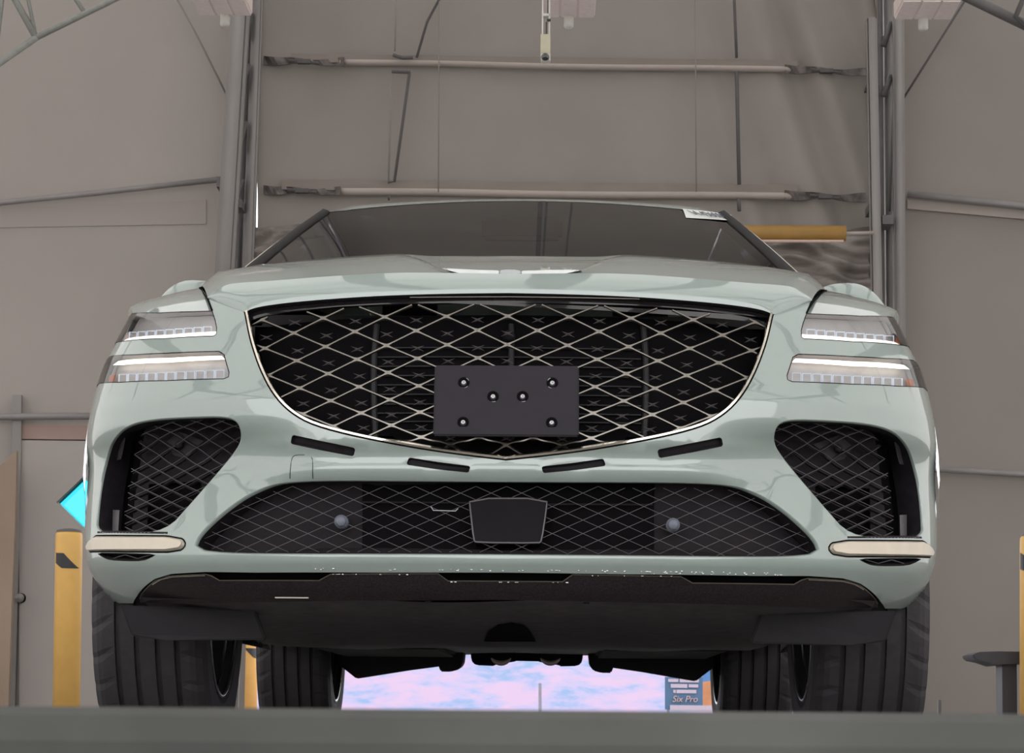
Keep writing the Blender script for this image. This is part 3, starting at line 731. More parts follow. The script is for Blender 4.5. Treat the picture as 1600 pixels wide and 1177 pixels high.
SLOT1 = chaikin(T(dpx([(458, 682), (505, 692), (553, 702), (551, 711), (503, 702), (456, 692)])), 2); SLOT1 = inset(SLOT1, -0.0028); SLOT2 = chaikin(T(dpx([(640, 717), (686, 724), (733, 730), (731, 737), (684, 732), (637, 725)])), 2); SLOT2 = inset(SLOT2, -0.0024)
VENT = chaikin(T([(150, 864), (200, 864.5), (246, 866), (236, 872), (224, 877), (200, 877.5), (172, 876), (160, 871)]), 1)
holes = [SIDE, mir(SIDE), LOW, SLOT1, mir(SLOT1), SLOT2, mir(SLOT2), VENT, mir(VENT)]
bump = panel('front_bumper', BUMP, holes, PAINT, car, 0.0, 0.016)
for s in (SIDE, mir(SIDE)):
    lip('intake_edge', [s], [(0, 0), (0.001, 0.0006), (0.0025, 0.003), (0.0035, 0.007)], PAINT, bump)
    lip('intake_wall', [s], [(0.0035, 0.007), (0.0055, 0.02), (0.006, 0.075)], BLACKPL, bump)  # black also puts the shade of the body-colour top wall into the colour
lip('lower_intake_edge', [LOW], [(0, 0), (0.0015, 0.001), (0.0035, 0.005), (0.0045, 0.010)], PAINT, bump)
lip('lower_intake_wall', [LOW], [(0.0045, 0.010), (0.006, 0.03), (0.006, 0.075)], BLACKPL, bump)
for s in (SLOT1, mir(SLOT1), SLOT2, mir(SLOT2)): lip('slot_edge', [s], [(0, 0), (0.001, 0.002), (0.0015, 0.02)], BLACKPL, bump)
for s in (VENT, mir(VENT)): lip('vent_edge', [s], [(0, 0), (0.002, 0.004), (0.003, 0.03)], BLACKPL, bump)
for s in (SLOT1, mir(SLOT1), SLOT2, mir(SLOT2)): panel('air_slot', inset(s, -0.003), [], GREYPL, car, -0.012, 0.02)
for s in (VENT, mir(VENT)):
    v = panel('corner_vent', inset(s, -0.004), [], VOID, car, -0.02, 0.02)
    sg_ = 1 if s[0][0] > 0 else -1
    for a, b in (((170, 875), (190, 867)), ((190, 867), (210, 875)), ((210, 875), (232, 867))):
        q = T([a, b]); q = [(sg_*abs(l), z) for l, z in q]; ribbon('vent_wire', q, -0.01, 0.0012, 0.001, MESHM, v)
tow = densify(chaikin(T([(453, 748), (455, 722), (457, 714), (463, 711), (481, 711), (487, 714), (489, 722), (489, 748)]), 1, False), 0.004, False)
ribbon('tow_cover_seam', tow, 0.0001, 0.0008, 0.0007, BLACKPL, bump)

# chrome blades at the corners
BL = T([(290, 851), (286, 843), (262, 838.5), (200, 838), (150, 838), (141, 846), (138, 853), (140, 862), (200, 862), (262, 862.5), (284, 859)])
BLADE = chaikin(densify(BL, 0.018), 1)
BLADEM = mat('blade_satin', (0.66, 0.58, 0.48), 0.3, 0.45, 0.03)
for s in (BLADE, mir(BLADE)):
    b = panel('corner_blade', inset(s, 0.004), [], BLADEM, car, 0.008, 0.014); b['label'] = 'warm chrome corner blade'
    bm = bmesh.new(); lip_bm(bm, s, [(0.0, 0.002), (0.001, -0.003), (0.0042, -0.008)]); bm_obj('blade_rim', bm, BLADEM, b, True)
    bm = bmesh.new(); ribbon_bm(bm, inset(s, -0.0012), 0.0, 0.0016, 0.001, True); bm_obj('blade_gap', bm, VOID, b)

# side intakes
def lattice_lines(x0, y0, hx, hy, n=60):
    fam = []
    for k in range(-n, n+1):
        for sg in (1, -1):
            fam.append([(x0+2*hx*k+sg*hx*t, y0+hy*t) for t in np.arange(-n, n+1, 0.25)])
    return fam
def lattice(name, poly, x0, y0, hx, hy, w, t, off, m, parent, side=None, box_=None):
    pb = np.array(poly); bm = bmesh.new()
    for ln in lattice_lines(x0, y0, hx, hy):
        pts = [q for q in ln if box_[0] < q[0] < box_[1] and box_[2] < q[1] < box_[3]]
        if len(pts) < 3: continue
        q = T(pts)
        if side: q = [(side*abs(l), z) for l, z in q]
        for r in runs(q, poly): ribbon_bm(bm, r, off, w, t, axial=side is None)
    return bm_obj(name, bm, m, parent)
MESHS = chaikin(T([(369, 664), (375.5, 678), (373.5, 693), (362, 710), (338, 739), (298, 785), (257, 830), (176, 830), (180, 790), (186, 745), (193, 712), (205, 690), (222, 672), (260, 663), (320, 660)]), 1)
DUCT = T([(206, 748), (296, 742), (296, 775), (252, 836), (203, 836)])
for sgn in (-1, 1):
    pl = SIDE if sgn < 0 else mir(SIDE); du = DUCT if sgn < 0 else mir(DUCT)
    q = inset(pl, -0.004)
    ms = MESHS if sgn < 0 else mir(MESHS)
    s = panel('side_intake', q, [], VOID, car, -0.072, 0.02)
    panel('backing', inset(ms, -0.002), [du], GREYPL, s, -0.050, 0.02)
    panel('brake_duct', inset(du, -0.01), [], VOID, s, -0.085, 0.03)
    lm = lattice('mesh', ms, 236.5, 770, 20.5, 9.4, 0.0008, 0.0010, -0.026, MESHM, s, sgn, (150, 385, 645, 840))
    lm2 = lattice('mesh_depth', ms, 236.5, 772.0, 20.5, 9.4, 0.0016, 0.008, -0.038, BLACKPL, s, sgn, (150, 385, 645, 840))
    ce = pix(262, 704); bm = bmesh.new(); P = surf(sgn*abs(ce[0]), ce[1], -0.045)
    lathe(bm, [(0.0, -0.022), (0.008, -0.021), (0.0095, -0.012), (0.0095, 0.01)], P, 'y', 16); bm_obj('parking_sensor', bm, GREYPL, s, True)
    spq = T([(236, 702), (262, 691), (302, 699), (272, 716), (250, 714)]); spq = spq if sgn < 0 else mir(spq)
    panel('sensor_plate', spq, [], mat('sensor_plate_grey', (0.055, 0.048, 0.052), 0.6, spec=0.2), s, -0.046, 0.02)
    pl2 = T([(165, 702), (172, 690), (180, 694), (170, 720), (158, 722)])
    pl3 = T([(157, 793), (168, 793), (166, 826), (156, 826)])
    for k, pz in enumerate((pl2, pl3)):
        if sgn > 0: pz = mir(pz)
        panel('clip', pz, [], MESHM, s, -0.03, 0.02)
    # wall beneath the mesh edge
    ribbon('lower_lip', [(sgn*abs(l), z) for l, z in T([(152, 832), (200, 832), (262, 833)])], -0.004, 0.004, 0.004, BLACKPL, s)

# lower intake
lo = panel('lower_intake', inset(LOW, -0.004), [], GREYPL, car, -0.070, 0.03)
cen = T([(558, 756), (1028, 757), (1028, 866), (558, 866)]); panel('radiator_opening', cen, [], VOID, lo, -0.066, 0.03)
lattice('mesh', inset(LOW, 0.006), 791, 864.5, 24.0, 10.6, 0.00065, 0.0008, -0.024, MESHM, lo, None, (300, 1290, 745, 875))
rad = chaikin(T([(733, 779), (855, 779), (853, 800), (846, 843), (842, 846), (744, 845), (740, 842), (735, 800)]), 1)
panel('radar_cover', rad, [], mat('radar_black', (0.013, 0.011, 0.014), 0.7, spec=0.12), lo, -0.012, 0.02)
ribbon('radar_rim', rad, -0.013, 0.0022, 0.0022, MESHM, lo, True)
bm = bmesh.new(); lip_bm(bm, rad, [(0, 0.012), (0, 0.06)]); bm_obj('radar_side', bm, BLACKPL, lo)
ribbon('tow_loop', T([(672, 791), (676, 797), (711, 798), (715, 794)]), -0.02, 0.0012, 0.002, mat('pale_metal', (0.4, 0.4, 0.42), 0.35, 0.6), lo)
ribbon('cross_rail', T([(560, 784), (733, 785)]), -0.05, 0.002, 0.002, GREYPL, lo); ribbon('cross_rail', T([(855, 787), (1024, 788)]), -0.05, 0.002, 0.002, GREYPL, lo)
for px in (530, 1054):
    P = surf(*pix(px, 814 if px < 800 else 819), -0.02); bm = bmesh.new()
    lathe(bm, [(0.0, -0.012), (0.008, -0.0115), (0.0115, -0.009), (0.0115, 0.0), (0.0145, 0.0), (0.0145, 0.03)], P, 'y', 20); bm_obj('parking_sensor', bm, SENSOR, lo, True)

# main grille
gri = panel('grille', inset(GRILLE, -0.006), [], VOID, car, -0.085, 0.03)
gri['label'] = 'wide crest-shaped grille with a diamond lattice'
def gpx(i, j):
    s = 48.5*(1-0.0068*j)
    ys = pchip([-2, -1, 0, 1, 2, 3, 4, 5, 6, 7, 8, 9, 10, 11, 12], [447, 469, 490.5, 513, 535.5, 556.5, 578, 599.5, 620.5, 641, 661, 681, 700, 719, 738])(j)
    return 794+i*s, ys+0.085*i*i
_gc = {}
def gnode(i, j):
    if (i, j) not in _gc:
        x, y = gpx(-abs(i), j); l, z = pix(x, y); _gc[(i, j)] = (math.copysign(abs(l), i) if i else 0.0, z)
    return _gc[(i, j)]
GIN = inset(GRILLE, 0.006)
# drop the lattice below the header band
hdr_low = T([(384, 497), (410, 489), (455, 481), (525, 474), (600, 470), (700, 468), (794, 468)]); hdr_low[-1] = (0.0, hdr_low[-1][1])
LATP = clean(inset(clean(GSs+hdr_low+mir(hdr_low)[1:]+mir(GSs)[1:-1]), 0.004))
def grille_bar(i0, j0, dirn):
    pts = []; wid = []
    nodes = []
    i, j = i0, j0
    while j <= 12 and abs(i) <= 10: nodes.append((i, j)); i += dirn; j += 1
    for a, b in zip(nodes, nodes[1:]):
        A, B = gnode(*a), gnode(*b)
        for k in range(10):
            t = k/10; pts.append((lerp(A[0], B[0], t), lerp(A[1], B[1], t))); dd = min(t, 1-t)
            wid.append(0.0024+0.0038*math.exp(-(dd/0.085)**2))
    ok = pip(pts, LATP); cur_ = []; cw = []; outl = []
    for p, w_, k in zip(pts, wid, ok):
        if k: cur_.append(p); cw.append(w_)
        elif cur_: outl.append((cur_, cw)); cur_, cw = [], []
    if cur_: outl.append((cur_, cw))
    for q, w_ in outl:
        if len(q) > 3:
            bm = bmesh.new(); ribbon_bm(bm, q, -0.016, w_, 0.005); bm_obj('grille_bar', bm, DKCHROME, gri)
starts = set()
for dirn in (1, -1):
    for i in range(-10, 11):
        if (i-2) % 2 == 0: starts.add((i, -2, dirn))
    for j in range(-1, 12):
        i = -10*dirn
        if (i+j) % 2 == 0: starts.add((i, j, dirn))
for s in sorted(starts): grille_bar(*s)
# star marks in the diamonds: share one mesh each cell
bm = bmesh.new()
for ang in (0.42, -0.42):
    c, s = math.cos(ang), math.sin(ang); n = Vector((-s, 0, c)); tv = Vector((c, 0, s))
    for sgn in (-1, 1):
        a = bm.verts.new(tv*0.0005*sgn+n*0.0022); b = bm.verts.new(tv*0.0005*sgn-n*0.0022); e_ = bm.verts.new(tv*0.016*sgn); f_ = bm.verts.new(Vector((0, -0.004, 0)))
        bm.faces.new((a, e_, f_)); bm.faces.new((b, f_, e_))
star0 = bm_obj('star', bm, STARM); star_me = star0.data; bpy.data.objects.remove(star0)
SIN = inset(GRILLE, 0.02)
for j in range(0, 11):
    for i in range(-10, 11):
        if (i+j) % 2 == 1:
            q = gnode(i, j)
            if pip([q], SIN)[0] and q[1] < hdr_low[3][1]+0.01:
                o = bpy.data.objects.new('star', star_me); COL.objects.link(o); o.parent = gri; o.location = surf(q[0], q[1], -0.03)
# cooler fins and struts behind the lattice
for k in range(10):
    y = 522+k*15; ribbon('cooler_fin', T([(582, y), (794, y), (1008, y+3)]), -0.08, 0.0022, 0.003, mat('fin_black', (0.014, 0.012, 0.013), 0.6), gri)
for x in (580, 798, 1012): ribbon('cooler_strut', T([(x, 480), (x, 690)]), -0.078, 0.007, 0.004, MATS['fin_black'], gri)
P = surf(*pix(795, 511), -0.05); bm = bmesh.new(); lathe(bm, [(0.0, -0.012), (0.008, -0.011), (0.012, -0.004), (0.014, 0.02)], P, 'y', 16); bm_obj('front_camera', bm, GREYPL, gri, True)
# header band, chrome surround
HDR = clean(GTs+mir(GTs)[1:]+mir(hdr_low)+hdr_low[::-1][1:])
panel('header_band', HDR, [], GLOSSBLK, gri, -0.014, 0.016)
ribbon('header_line', T([(640, 461.5), (794, 460.5), (1000, 464)]), -0.008, 0.0009, 0.001, BATTEN, gri)
bm = bmesh.new(); lip_bm(bm, GRILLE, [(0, 0.0), (0.0, 0.012), (0.001, 0.05)]); bm_obj('inner_rim', bm, BLACKPL, gri, True)
cs = inset(GRILLE, 0.0045); ncs = len(clean(GSs))
side_path = densify(clean(GSs), 0.01, False)
full_path = clean(mir(side_path)+side_path[1:]) if False else clean([(l, z) for l, z in side_path[::-1]]+[(-l, z) for l, z in side_path[1:]])
def shift_in(path, d):
    out = []
    for i, p in enumerate(path):
        a = path[max(0, i-1)]; b = path[min(len(path)-1, i+1)]; t = Vector((b[0]-a[0], b[1]-a[1])).normalized(); n = Vector((-t.y, t.x)); out.append((p[0]+n.x*d, p[1]+n.y*d))
    return out
ribbon('chrome_surround', shift_in(full_path, 0.0060), -0.002, 0.0042, 0.004, CHROME, gri)
ribbon('surround_gap', shift_in(full_path, 0.0012), -0.002, 0.0014, 0.001, VOID, gri)

# number plate bracket
pp = [pix(682, 571), pix(907, 574), pix(906, 684), pix(681, 681)]
x0 = surf(*pp[0]).x; x1 = surf(*pp[1]).x; xa = (x1-x0)/2
zt = (pp[0][1]+pp[1][1])/2; zb = (pp[2][1]+pp[3][1])/2; yb = YF+prof_f(zb)-0.012; yt = YF+prof_f(zt)-0.010
bm = bmesh.new()
fr = [Vector((-xa, yb, zb)), Vector((xa, yb, zb)), Vector((xa, yt, zt)), Vector((-xa, yt, zt))]
pn = Vector((0, zb-zt, yt-yb)).normalized()
A = [bm.verts.new(p) for p in fr]; B = [bm.verts.new(p+Vector((0, 0.022, 0))) for p in fr]
bm.faces.new(A); bm.faces.new(B[::-1])
for i in range(4): bm.faces.new((A[i], B[i], B[(i+1) % 4], A[(i+1) % 4]))
bmesh.ops.bevel(bm, geom=bm.edges[:], offset=0.003, segments=2, affect='EDGES')
plate = bm_obj('plate_bracket', bm, PLATE, car)
for (sx, sy) in ((724, 599), (863, 600), (770, 621), (816.5, 621), (723.5, 661), (862, 662)):
    t = (sy-(572+0.008*(sx-794)))/110; c = Vector((at(sx, sy, yb).x, lerp(yt, yb, t)-0.0006, lerp(zt, zb, t)))
    bm = bmesh.new(); rr = lathe(bm, [(0.0122, 0.0), (0.0118, -0.0012), (0.0075, -0.0012), (0.0065, 0.0006), (0.0, 0.0006)], c, 'y', 20); rc = bm_obj('screw_recess', bm, VOID, plate, True)
    bm = bmesh.new(); lathe(bm, [(0.0052, 0.0), (0.0050, -0.003), (0.0035, -0.0045), (0.0018, -0.0045), (0.0016, -0.0025), (0.0, -0.0025)], c, 'y', 18); bm_obj('screw', bm, SCREW, plate, True)
    if sy < 650:
        for aa in (0.7, 5.2) if sx in (724,) else ((2.3, 4.2) if sx == 863 else (4.9,)):
            bm = bmesh.new(); add_tube(bm, [c+Vector((0.0112*math.cos(aa+d_), -0.0012, 0.0112*math.sin(aa+d_))) for d_ in (-0.35, 0, 0.35)], 0.0007, 5); bm_obj('slot_glint', bm, SCREW, plate, True)

# headlamps
def lamp(poly, bar, cells, marker, sgn, top_is_bar):
    P = poly if sgn < 0 else mir(poly)
    h = panel('headlamp', inset(P, -0.002), [], SILVER, car, -0.022, 0.02)
    bm = bmesh.new(); lip_bm(bm, P, [(0, 0.001), (0.0, 0.024)]); bm_obj('housing_wall', bm, SILVER, h, True)
    panel('lens', P, [], LENS, h, 0.0012, 0.02)
    ribbon('gasket', P, -0.0005, 0.0013, 0.0008, VOID, h, True)
    br = T(bar); br = [(sgn*abs(l), z) for l, z in br]
    panel('light_bar', clean(br if area(br) > 0 else br[::-1]), [], LAMPLT, h, -0.008, 0.02)
    for (cx_, cy_, wv, hv) in cells:
        q = T([(cx_-wv, cy_-hv), (cx_+wv, cy_-hv+0.3), (cx_+wv, cy_+hv+0.3), (cx_-wv, cy_+hv)]); q = [(sgn*abs(l), z) for l, z in q]
        bm = bmesh.new(); ribbon_bm(bm, q, -0.012, 0.0008, 0.003, True, 0.03); bm_obj('led_cell', bm, CELLM, h)
    mk = [(sgn*abs(l), z) for l, z in T(marker)]; panel('side_marker', mk, [], AMBER, h, -0.014, 0.02)
upcells = [(1271+15.6*k, 517+1.1*k, 6.6, 5.6-0.12*k) for k in range(9)]
locells = [(1248+16.1*k, 586.5+0.85*k, 6.8, 6.6) for k in range(11)]
for sgn in (-1, 1):
    lamp(UPLAMP, [(184, 533), (196, 526), (260, 520.5), (336, 515.5), (337, 522.5), (260, 528)], upcells, [(1408, 521), (1416, 527), (1418, 535), (1406, 533)], sgn, False)
    lamp(LOLAMP, [(171, 569), (180, 562), (260, 557), (344, 553.5), (349, 559.5), (260, 564.5), (190, 568)], locells, [(1424, 588), (1436, 590), (1438, 603), (1428, 602)], sgn, True)

# lower black skid panel with stepped bright edge
VT = [(217, 938), (228, 921), (242, 909), (262, 902), (320, 899), (330, 902), (342, 909), (498, 909), (516, 899), (684, 898), (700, 909.5), (793, 910)]
VBt = [(793, 940), (600, 941), (420, 943), (300, 946), (217, 944)]
vt = T(VT); vb = T(VBt); vt[-1] = (0.0, vt[-1][1]); vb[0] = (0.0, vb[0][1])
hv = vt+vb[1:]
VAL = clean(vt+[(-l, z) for l, z in vt][::-1][1:]+[(-l, z) for l, z in vb][::-1]+vb[1:])
skid = panel('skid_panel', VAL, [], SPARK, car, -0.004, 0.018)
RECB = clean(T([(214, 930), (260, 893), (793, 892)])[:2]+[(0.0, pix(793, 892)[1])]+[(-l, z) for l, z in T([(214, 930), (260, 893)])][::-1]+[(-l, z) for l, z in T([(214, 944), (793, 945)])[:1]]+[(0.0, pix(793, 945)[1])]+T([(214, 944)]))
panel('skid_recess', RECB, [], VOID, skid, -0.022, 0.03)
edge = vt+[(-l, z) for l, z in vt][::-1][1:]
bm = bmesh.new(); ribbon_bm(bm, edge, -0.004, 0.0011, 0.0014, False); bm_obj('bright_edge', bm, mat('edge_bronze', (0.32, 0.27, 0.22), 0.3, 0.8), skid)
for sgn in (-1, 1):
    q = [(sgn*abs(l), z) for l, z in T([(237, 915), (250, 907), (268, 902.5), (320, 900.5)])]
    ribbon('end_glint', densify(q, 0.006, False), -0.003, 0.0018, 0.0015, CHROME, skid)
# rows of water drops along lip and edge
drop = bmesh.new(); bmesh.ops.create_uvsphere(drop, u_segments=8, v_segments=6, radius=0.0022); drop_me = bpy.data.meshes.new('droplet'); drop.to_mesh(drop_me); drop.free()
drop_me.polygons.foreach_set('use_smooth', [True]*len(drop_me.polygons)); drop_me.materials.append(mat('droplet_clear', (0.8, 0.8, 0.8), 0.05, 0.9))
rnd = random.Random(5)
for k in range(95):
    zone = rnd.random()
    if zone < 0.45: px = rnd.uniform(470, 1120); py = 891.5+0.008*(px-794)+rnd.uniform(-1, 1); of = 0.0005
    elif zone < 0.75: px = rnd.uniform(1010, 1220); py = 895+0.02*(px-1010)*0.5+rnd.uniform(-2, 2); of = 0.0005
    else: px = rnd.uniform(520, 1050); py = (899.5 if (516 < px < 684 or 900 < px < 1068) else 910.5)+0.006*(px-794); of = -0.001
    o = bpy.data.objects.new('droplet', drop_me); COL.objects.link(o); o.parent = skid; o.location = surf(*pix(px, py), of); o.scale = (rnd.uniform(.6, 1.7), .6, rnd.uniform(.4, .8))
# lower underside behind the skid panel
ZU = [(4.87, .340), (4.95, .325), (5.10, .305), (5.4, .288), (5.9, .275), (6.4, .285), (7.4, .305), (9.0, .33), (9.4, .36)]
rows = []
for k, (y, z) in enumerate(ZU):
    row = []
    hw = 0.80 if y < 5.2 else 0.64
    for i in range(41):
        s = -1+2*i/40; x = s*hw; yy = y+(0.16*abs(s)**3 if y < 5.2 else 0); row.append(Vector((x, yy, z+0.004*math.sin(9*s+3*k)+(0.012*abs(s)**2 if y < 5.6 else 0))))
    rows.append(row)
ut = grid_obj('undertray', rows, DUSTY, car)
for px, py, w_ in ((456, 934, 52), (669, 939.5, 10), (916, 942, 10)):
    P = at(px, py, 4.86); box('tray_clip', P-Vector((w_/3600*4.86/2, 0.006, 0.002)), P+Vector((w_/3600*4.86/2, 0.006, 0.001)), BATTEN if w_ > 20 else VOID, ut)
def tray_hit(px, py):
    lo_, hi_ = 4.9, 5.9
    for _ in range(40):
        m_ = (lo_+hi_)/2; z_ = float(np.interp(m_, [q[0] for q in ZU], [q[1] for q in ZU]))
        if at(px, py, m_).z > z_: hi_ = m_
        else: lo_ = m_
    return at(px, py, lo_)+Vector((0, -0.01, -0.005))
hp = [tray_hit(x, y) for x, y in ((757, 1000), (764, 986), (778, 976), (798, 973), (818, 977), (830, 988), (837, 1000))]
bm = bmesh.new(); a = [bm.verts.new(p) for p in hp]; b = [bm.verts.new(p+Vector((0, 0, 0.004))) for p in hp]; bm.faces.new(a); bm.faces.new(b[::-1])
for i in range(len(a)): bm.faces.new((a[i], b[i], b[(i+1) % len(a)], a[(i+1) % len(a)]))
bm_obj('tray_opening', bm, VOID, ut)
for sgn in (-1, 1):
    A_ = [at(188, 946, 5.06), at(398, 952, 5.06), at(415, 1000, 5.08), at(260, 1001, 5.08), at(205, 994, 5.08)]
    bm = bmesh.new(); a = [bm.verts.new((sgn*abs(p.x), p.y, p.z)) for p in A_]; b = [bm.verts.new(v.co+Vector((0, 0.03, 0.0))) for v in a]
    bm.faces.new(a); bm.faces.new(b[::-1])
    for i in range(len(a)): bm.faces.new((a[i], b[i], b[(i+1) % len(a)], a[(i+1) % len(a)]))
    bmesh.ops.bevel(bm, geom=bm.edges[:], offset=0.004, segments=2, affect='EDGES')
    bm_obj('air_deflector', bm, mat('deflector_plastic', (0.016, 0.0135, 0.016), 0.8, var=0.1), car)

# wheels
def wheel(sgn, Y):
    R = 0.385; Wd = 0.262; xo = 0.962; nseg = 160
    w = bmesh.new(); xc = -Wd/2
    prof = [(0.240, -0.122), (0.262, -0.130), (0.325, -0.132), (0.362, -0.126), (0.377, -0.112)]
    gro = [-0.072, -0.028, 0.020, 0.064]
    xs = [-0.104]
    tread = [(0.3825, -0.100)]
    for g in gro: tread += [(0.3845, g-0.0065), (0.374, g-0.005), (0.374, g+0.005), (0.3845, g+0.0065)]
    tread += [(0.3825, 0.100)]
    prof = prof+tread+[(0.377, 0.112), (0.362, 0.126), (0.325, 0.132), (0.262, 0.130), (0.240, 0.122)]
    V = []; n = len(prof)
    for k in range(nseg):
        a = 2*math.pi*k/nseg
        for (r, x) in prof:
            rr = r
            if k % 5 == 0 and (abs(x) > 0.085 and r > 0.355): rr -= 0.004
            aa = a+(0.07*(abs(x)-0.085)/0.04 if abs(x) > 0.085 else 0)
            V.append((sgn*(xo-Wd/2)+sgn*x, Y+rr*math.cos(aa), R+rr*math.sin(aa)))
    Fc = [(k*n+i, k*n+i+1, ((k+1) % nseg)*n+i+1, ((k+1) % nseg)*n+i) for k in range(nseg) for i in range(n-1)]
    rim = bmesh.new(); c = Vector((sgn*(xo-Wd/2), Y, R))
    lathe(rim, [(0.245, -sgn*0.126), (0.236, -sgn*0.120), (0.226, -sgn*0.10), (0.215, 0.0), (0.226, sgn*0.10), (0.245, sgn*0.126)], c, 'x', 64)
    rb = bm_obj('wheel', rim, RIMDK, car, True)
    mesh_obj('tyre', V, Fc, RUBBER, rb, False)
    bm = bmesh.new(); lathe(bm, [(0.2475, -sgn*0.1275), (0.243, -sgn*0.1305), (0.238, -sgn*0.1275), (0.236, -sgn*0.122)], c, 'x', 64); bm_obj('rim_flange', bm, RIMM, rb, True)
    bm = bmesh.new(); lathe(bm, [(0.232, -sgn*0.108), (0.228, -sgn*0.106), (0.225, -sgn*0.100)], c, 'x', 64); bm_obj('rim_ring', bm, RIMM, rb, True)
    bm = bmesh.new(); rr = lathe(bm, [(0.0, -sgn*0.03), (0.17, -sgn*0.03), (0.17, -sgn*0.01), (0.0, -sgn*0.01)], c, 'x', 40); bm_obj('brake_disc', bm, RIMDK, rb, True)
    bm = bmesh.new()
    for k in range(5):
        a = 2*math.pi*k/5+0.3; d_ = Vector((0, math.cos(a), math.sin(a))); t_ = Vector((0, -math.sin(a), math.cos(a))); xx = Vector((sgn*0.085, 0, 0))
        for q in (0.0,):
            vs = [bm.verts.new(c+xx+d_*r_+t_*w_+Vector((sgn*h_, 0, 0))) for r_, w0 in ((0.04, 0.035), (0.224, 0.045)) for w_ in (-w0, w0) for h_ in (-0.012, 0.012)]
            for f in ((0, 1, 3, 2), (4, 6, 7, 5), (0, 4, 5, 1), (2, 3, 7, 6), (0, 2, 6, 4), (1, 5, 7, 3)): bm.faces.new([vs[i] for i in f])
    bm_obj('spokes', bm, RIMM, rb)
for sgn in (-1, 1):
    wheel(sgn, 5.64); wheel(sgn, 8.59)
# rear suspension, silencers and exhaust as seen below the floor
def hang(name, pix_, Y, th, m, mirror=True):
    for sgn in ((-1, 1) if mirror else (-1,)):
        bm = bmesh.new(); a = []
        for x, y in pix_:
            p = at(x, y, Y); a.append(bm.verts.new((sgn*abs(p.x) if mirror else p.x, p.y, p.z)))
        b = [bm.verts.new(v.co+Vector((0, th, 0.01))) for v in a]; bm.faces.new(a); bm.faces.new(b[::-1])
        for i in range(len(a)): bm.faces.new((a[i], b[i], b[(i+1) % len(a)], a[(i+1) % len(a)]))
        bmesh.ops.bevel(bm, geom=bm.edges[:], offset=0.004, segments=2, affect='EDGES')
        bm_obj(name, bm, m, car)
hang('rear_suspension_arm', [(528, 1008), (530, 1040), (538, 1046), (557, 1061), (571, 1059), (640, 1048), (687, 1040), (688, 1050), (704, 1050), (716, 1047), (722, 1040), (725, 1012)], 8.45, 0.25, BLACKPL)
hang('rear_silencer', [(735, 1010), (736, 1030), (739, 1037), (746, 1040), (772, 1041), (775, 1037), (806, 1034), (806, 1010)], 8.7, 0.35, BLACKPL)
hang('rear_cross_member', [(800, 1010), (800, 1033), (846, 1034), (846, 1010)], 8.8, 0.2, BLACKPL, False)
for px in (783, 860):
    c = at(px, 1022, 8.5); bm = bmesh.new(); pts = [c+Vector((0.040*math.sin(a), 0, -0.034*math.cos(a))) for a in np.linspace(-1.1, 1.1, 14)]
    add_tube(bm, pts, [0.002+0.0075*math.cos(a*1.35) if abs(a) < 1.1 else 0.002 for a in np.linspace(-1.1, 1.1, 14)], 8)
    bm_obj('exhaust_pipe', bm, mat('exhaust_steel', (0.80, 0.68, 0.64), 0.35, 0.6), car, True)
for sgn in (-1, 1):
    box('drive_shaft_cover', Vector((sgn*0.45-0.2, 7.2, 0.30)), Vector((sgn*0.45+0.2, 8.3, 0.34)), BLACKPL, car, 0.01)
    tube('brake_line', [(sgn*0.62, 8.38, 0.327), (sgn*0.5, 8.38, 0.331), (sgn*0.42, 8.38, 0.324), (sgn*0.24, 8.38, 0.329)], 0.006, GREYPL, car)

# bonnet
A_l = [(0.0,)+tuple(surf(*pix(325, 467)))]
def pathfun(pts3):
    ks = [0.0]
    for a, b in zip(pts3, pts3[1:]): ks.append(ks[-1]+(b-a).length)
    return [(k/ks[-1],)+tuple(p) for k, p in zip(ks, pts3)]
gtop3 = [surf(l, z, 0.0) for l, z in [pix(325, 467)]+densify(GTs, 0.01, False)]
ridge = [pix(x, y) for x, y in [(324, 463.5), (340, 453), (355, 444), (380, 441.5), (426, 439), (520, 431.5), (616, 426), (700, 426.5), (794, 428)]]
ridge[-1] = (0.0, ridge[-1][1])
rid3 = [surf(l, z, 0.0) for l, z in densify(chaikin(ridge, 1, False), 0.01, False)]
NB = 110
def by_x(pts3, xs):
    """sample a 3D path by x (monotone)"""
    px_ = np.array([p.x for p in pts3]); o = np.argsort(px_); px_ = px_[o]; py_ = np.array([p.y for p in pts3])[o]; pz_ = np.array([p.z for p in pts3])[o]
    return [Vector((x, float(np.interp(x, px_, py_)), float(np.interp(x, px_, pz_)))) for x in xs]
fr_ = [1-(1-i/NB)**1.0 for i in range(NB+1)]
rA = by_x(gtop3, [lerp(gtop3[0].x, 0, f) for f in fr_]); rB = by_x(rid3, [lerp(rid3[0].x, 0, f) for f in fr_])
crest = [(312.5, 449, 5.28), (325, 436, 5.34), (341, 424.5, 5.38), (408, 413, 5.42), (492, 405, 5.42), (560, 400, 5.42), (622, 396.5, 5.42), (672, 400.2, 5.41), (740, 400.2, 5.40), (801, 400.2, 5.40)]
cr3 = [at(*c) for c in crest]; cr3[-1].x = 0.0
rC = by_x(cr3, [lerp(cr3[0].x, 0, f) for f in fr_])
rD = [Vector((lerp(-0.80, 0, f), 6.02-0.10*f, 1.14+0.115*f**0.6)) for f in fr_]
def mirror_row(r): return r+[Vector((-p.x, p.y, p.z)) for p in r[::-1][1:]]
lip_rows = []
for t in np.linspace(0, 1, 9):
    row = []
    for a, b in zip(rA, rB):
        p = a.lerp(b, t); k = math.sin(math.pi*t)*0.010*(0.4+min(1, abs(b.z-a.z)/0.06)); row.append(p+Vector((0, -k, 0)))
    lip_rows.append(mirror_row(row))
bonnet = grid_obj('bonnet', lip_rows, PAINT, car)
top_rows = []
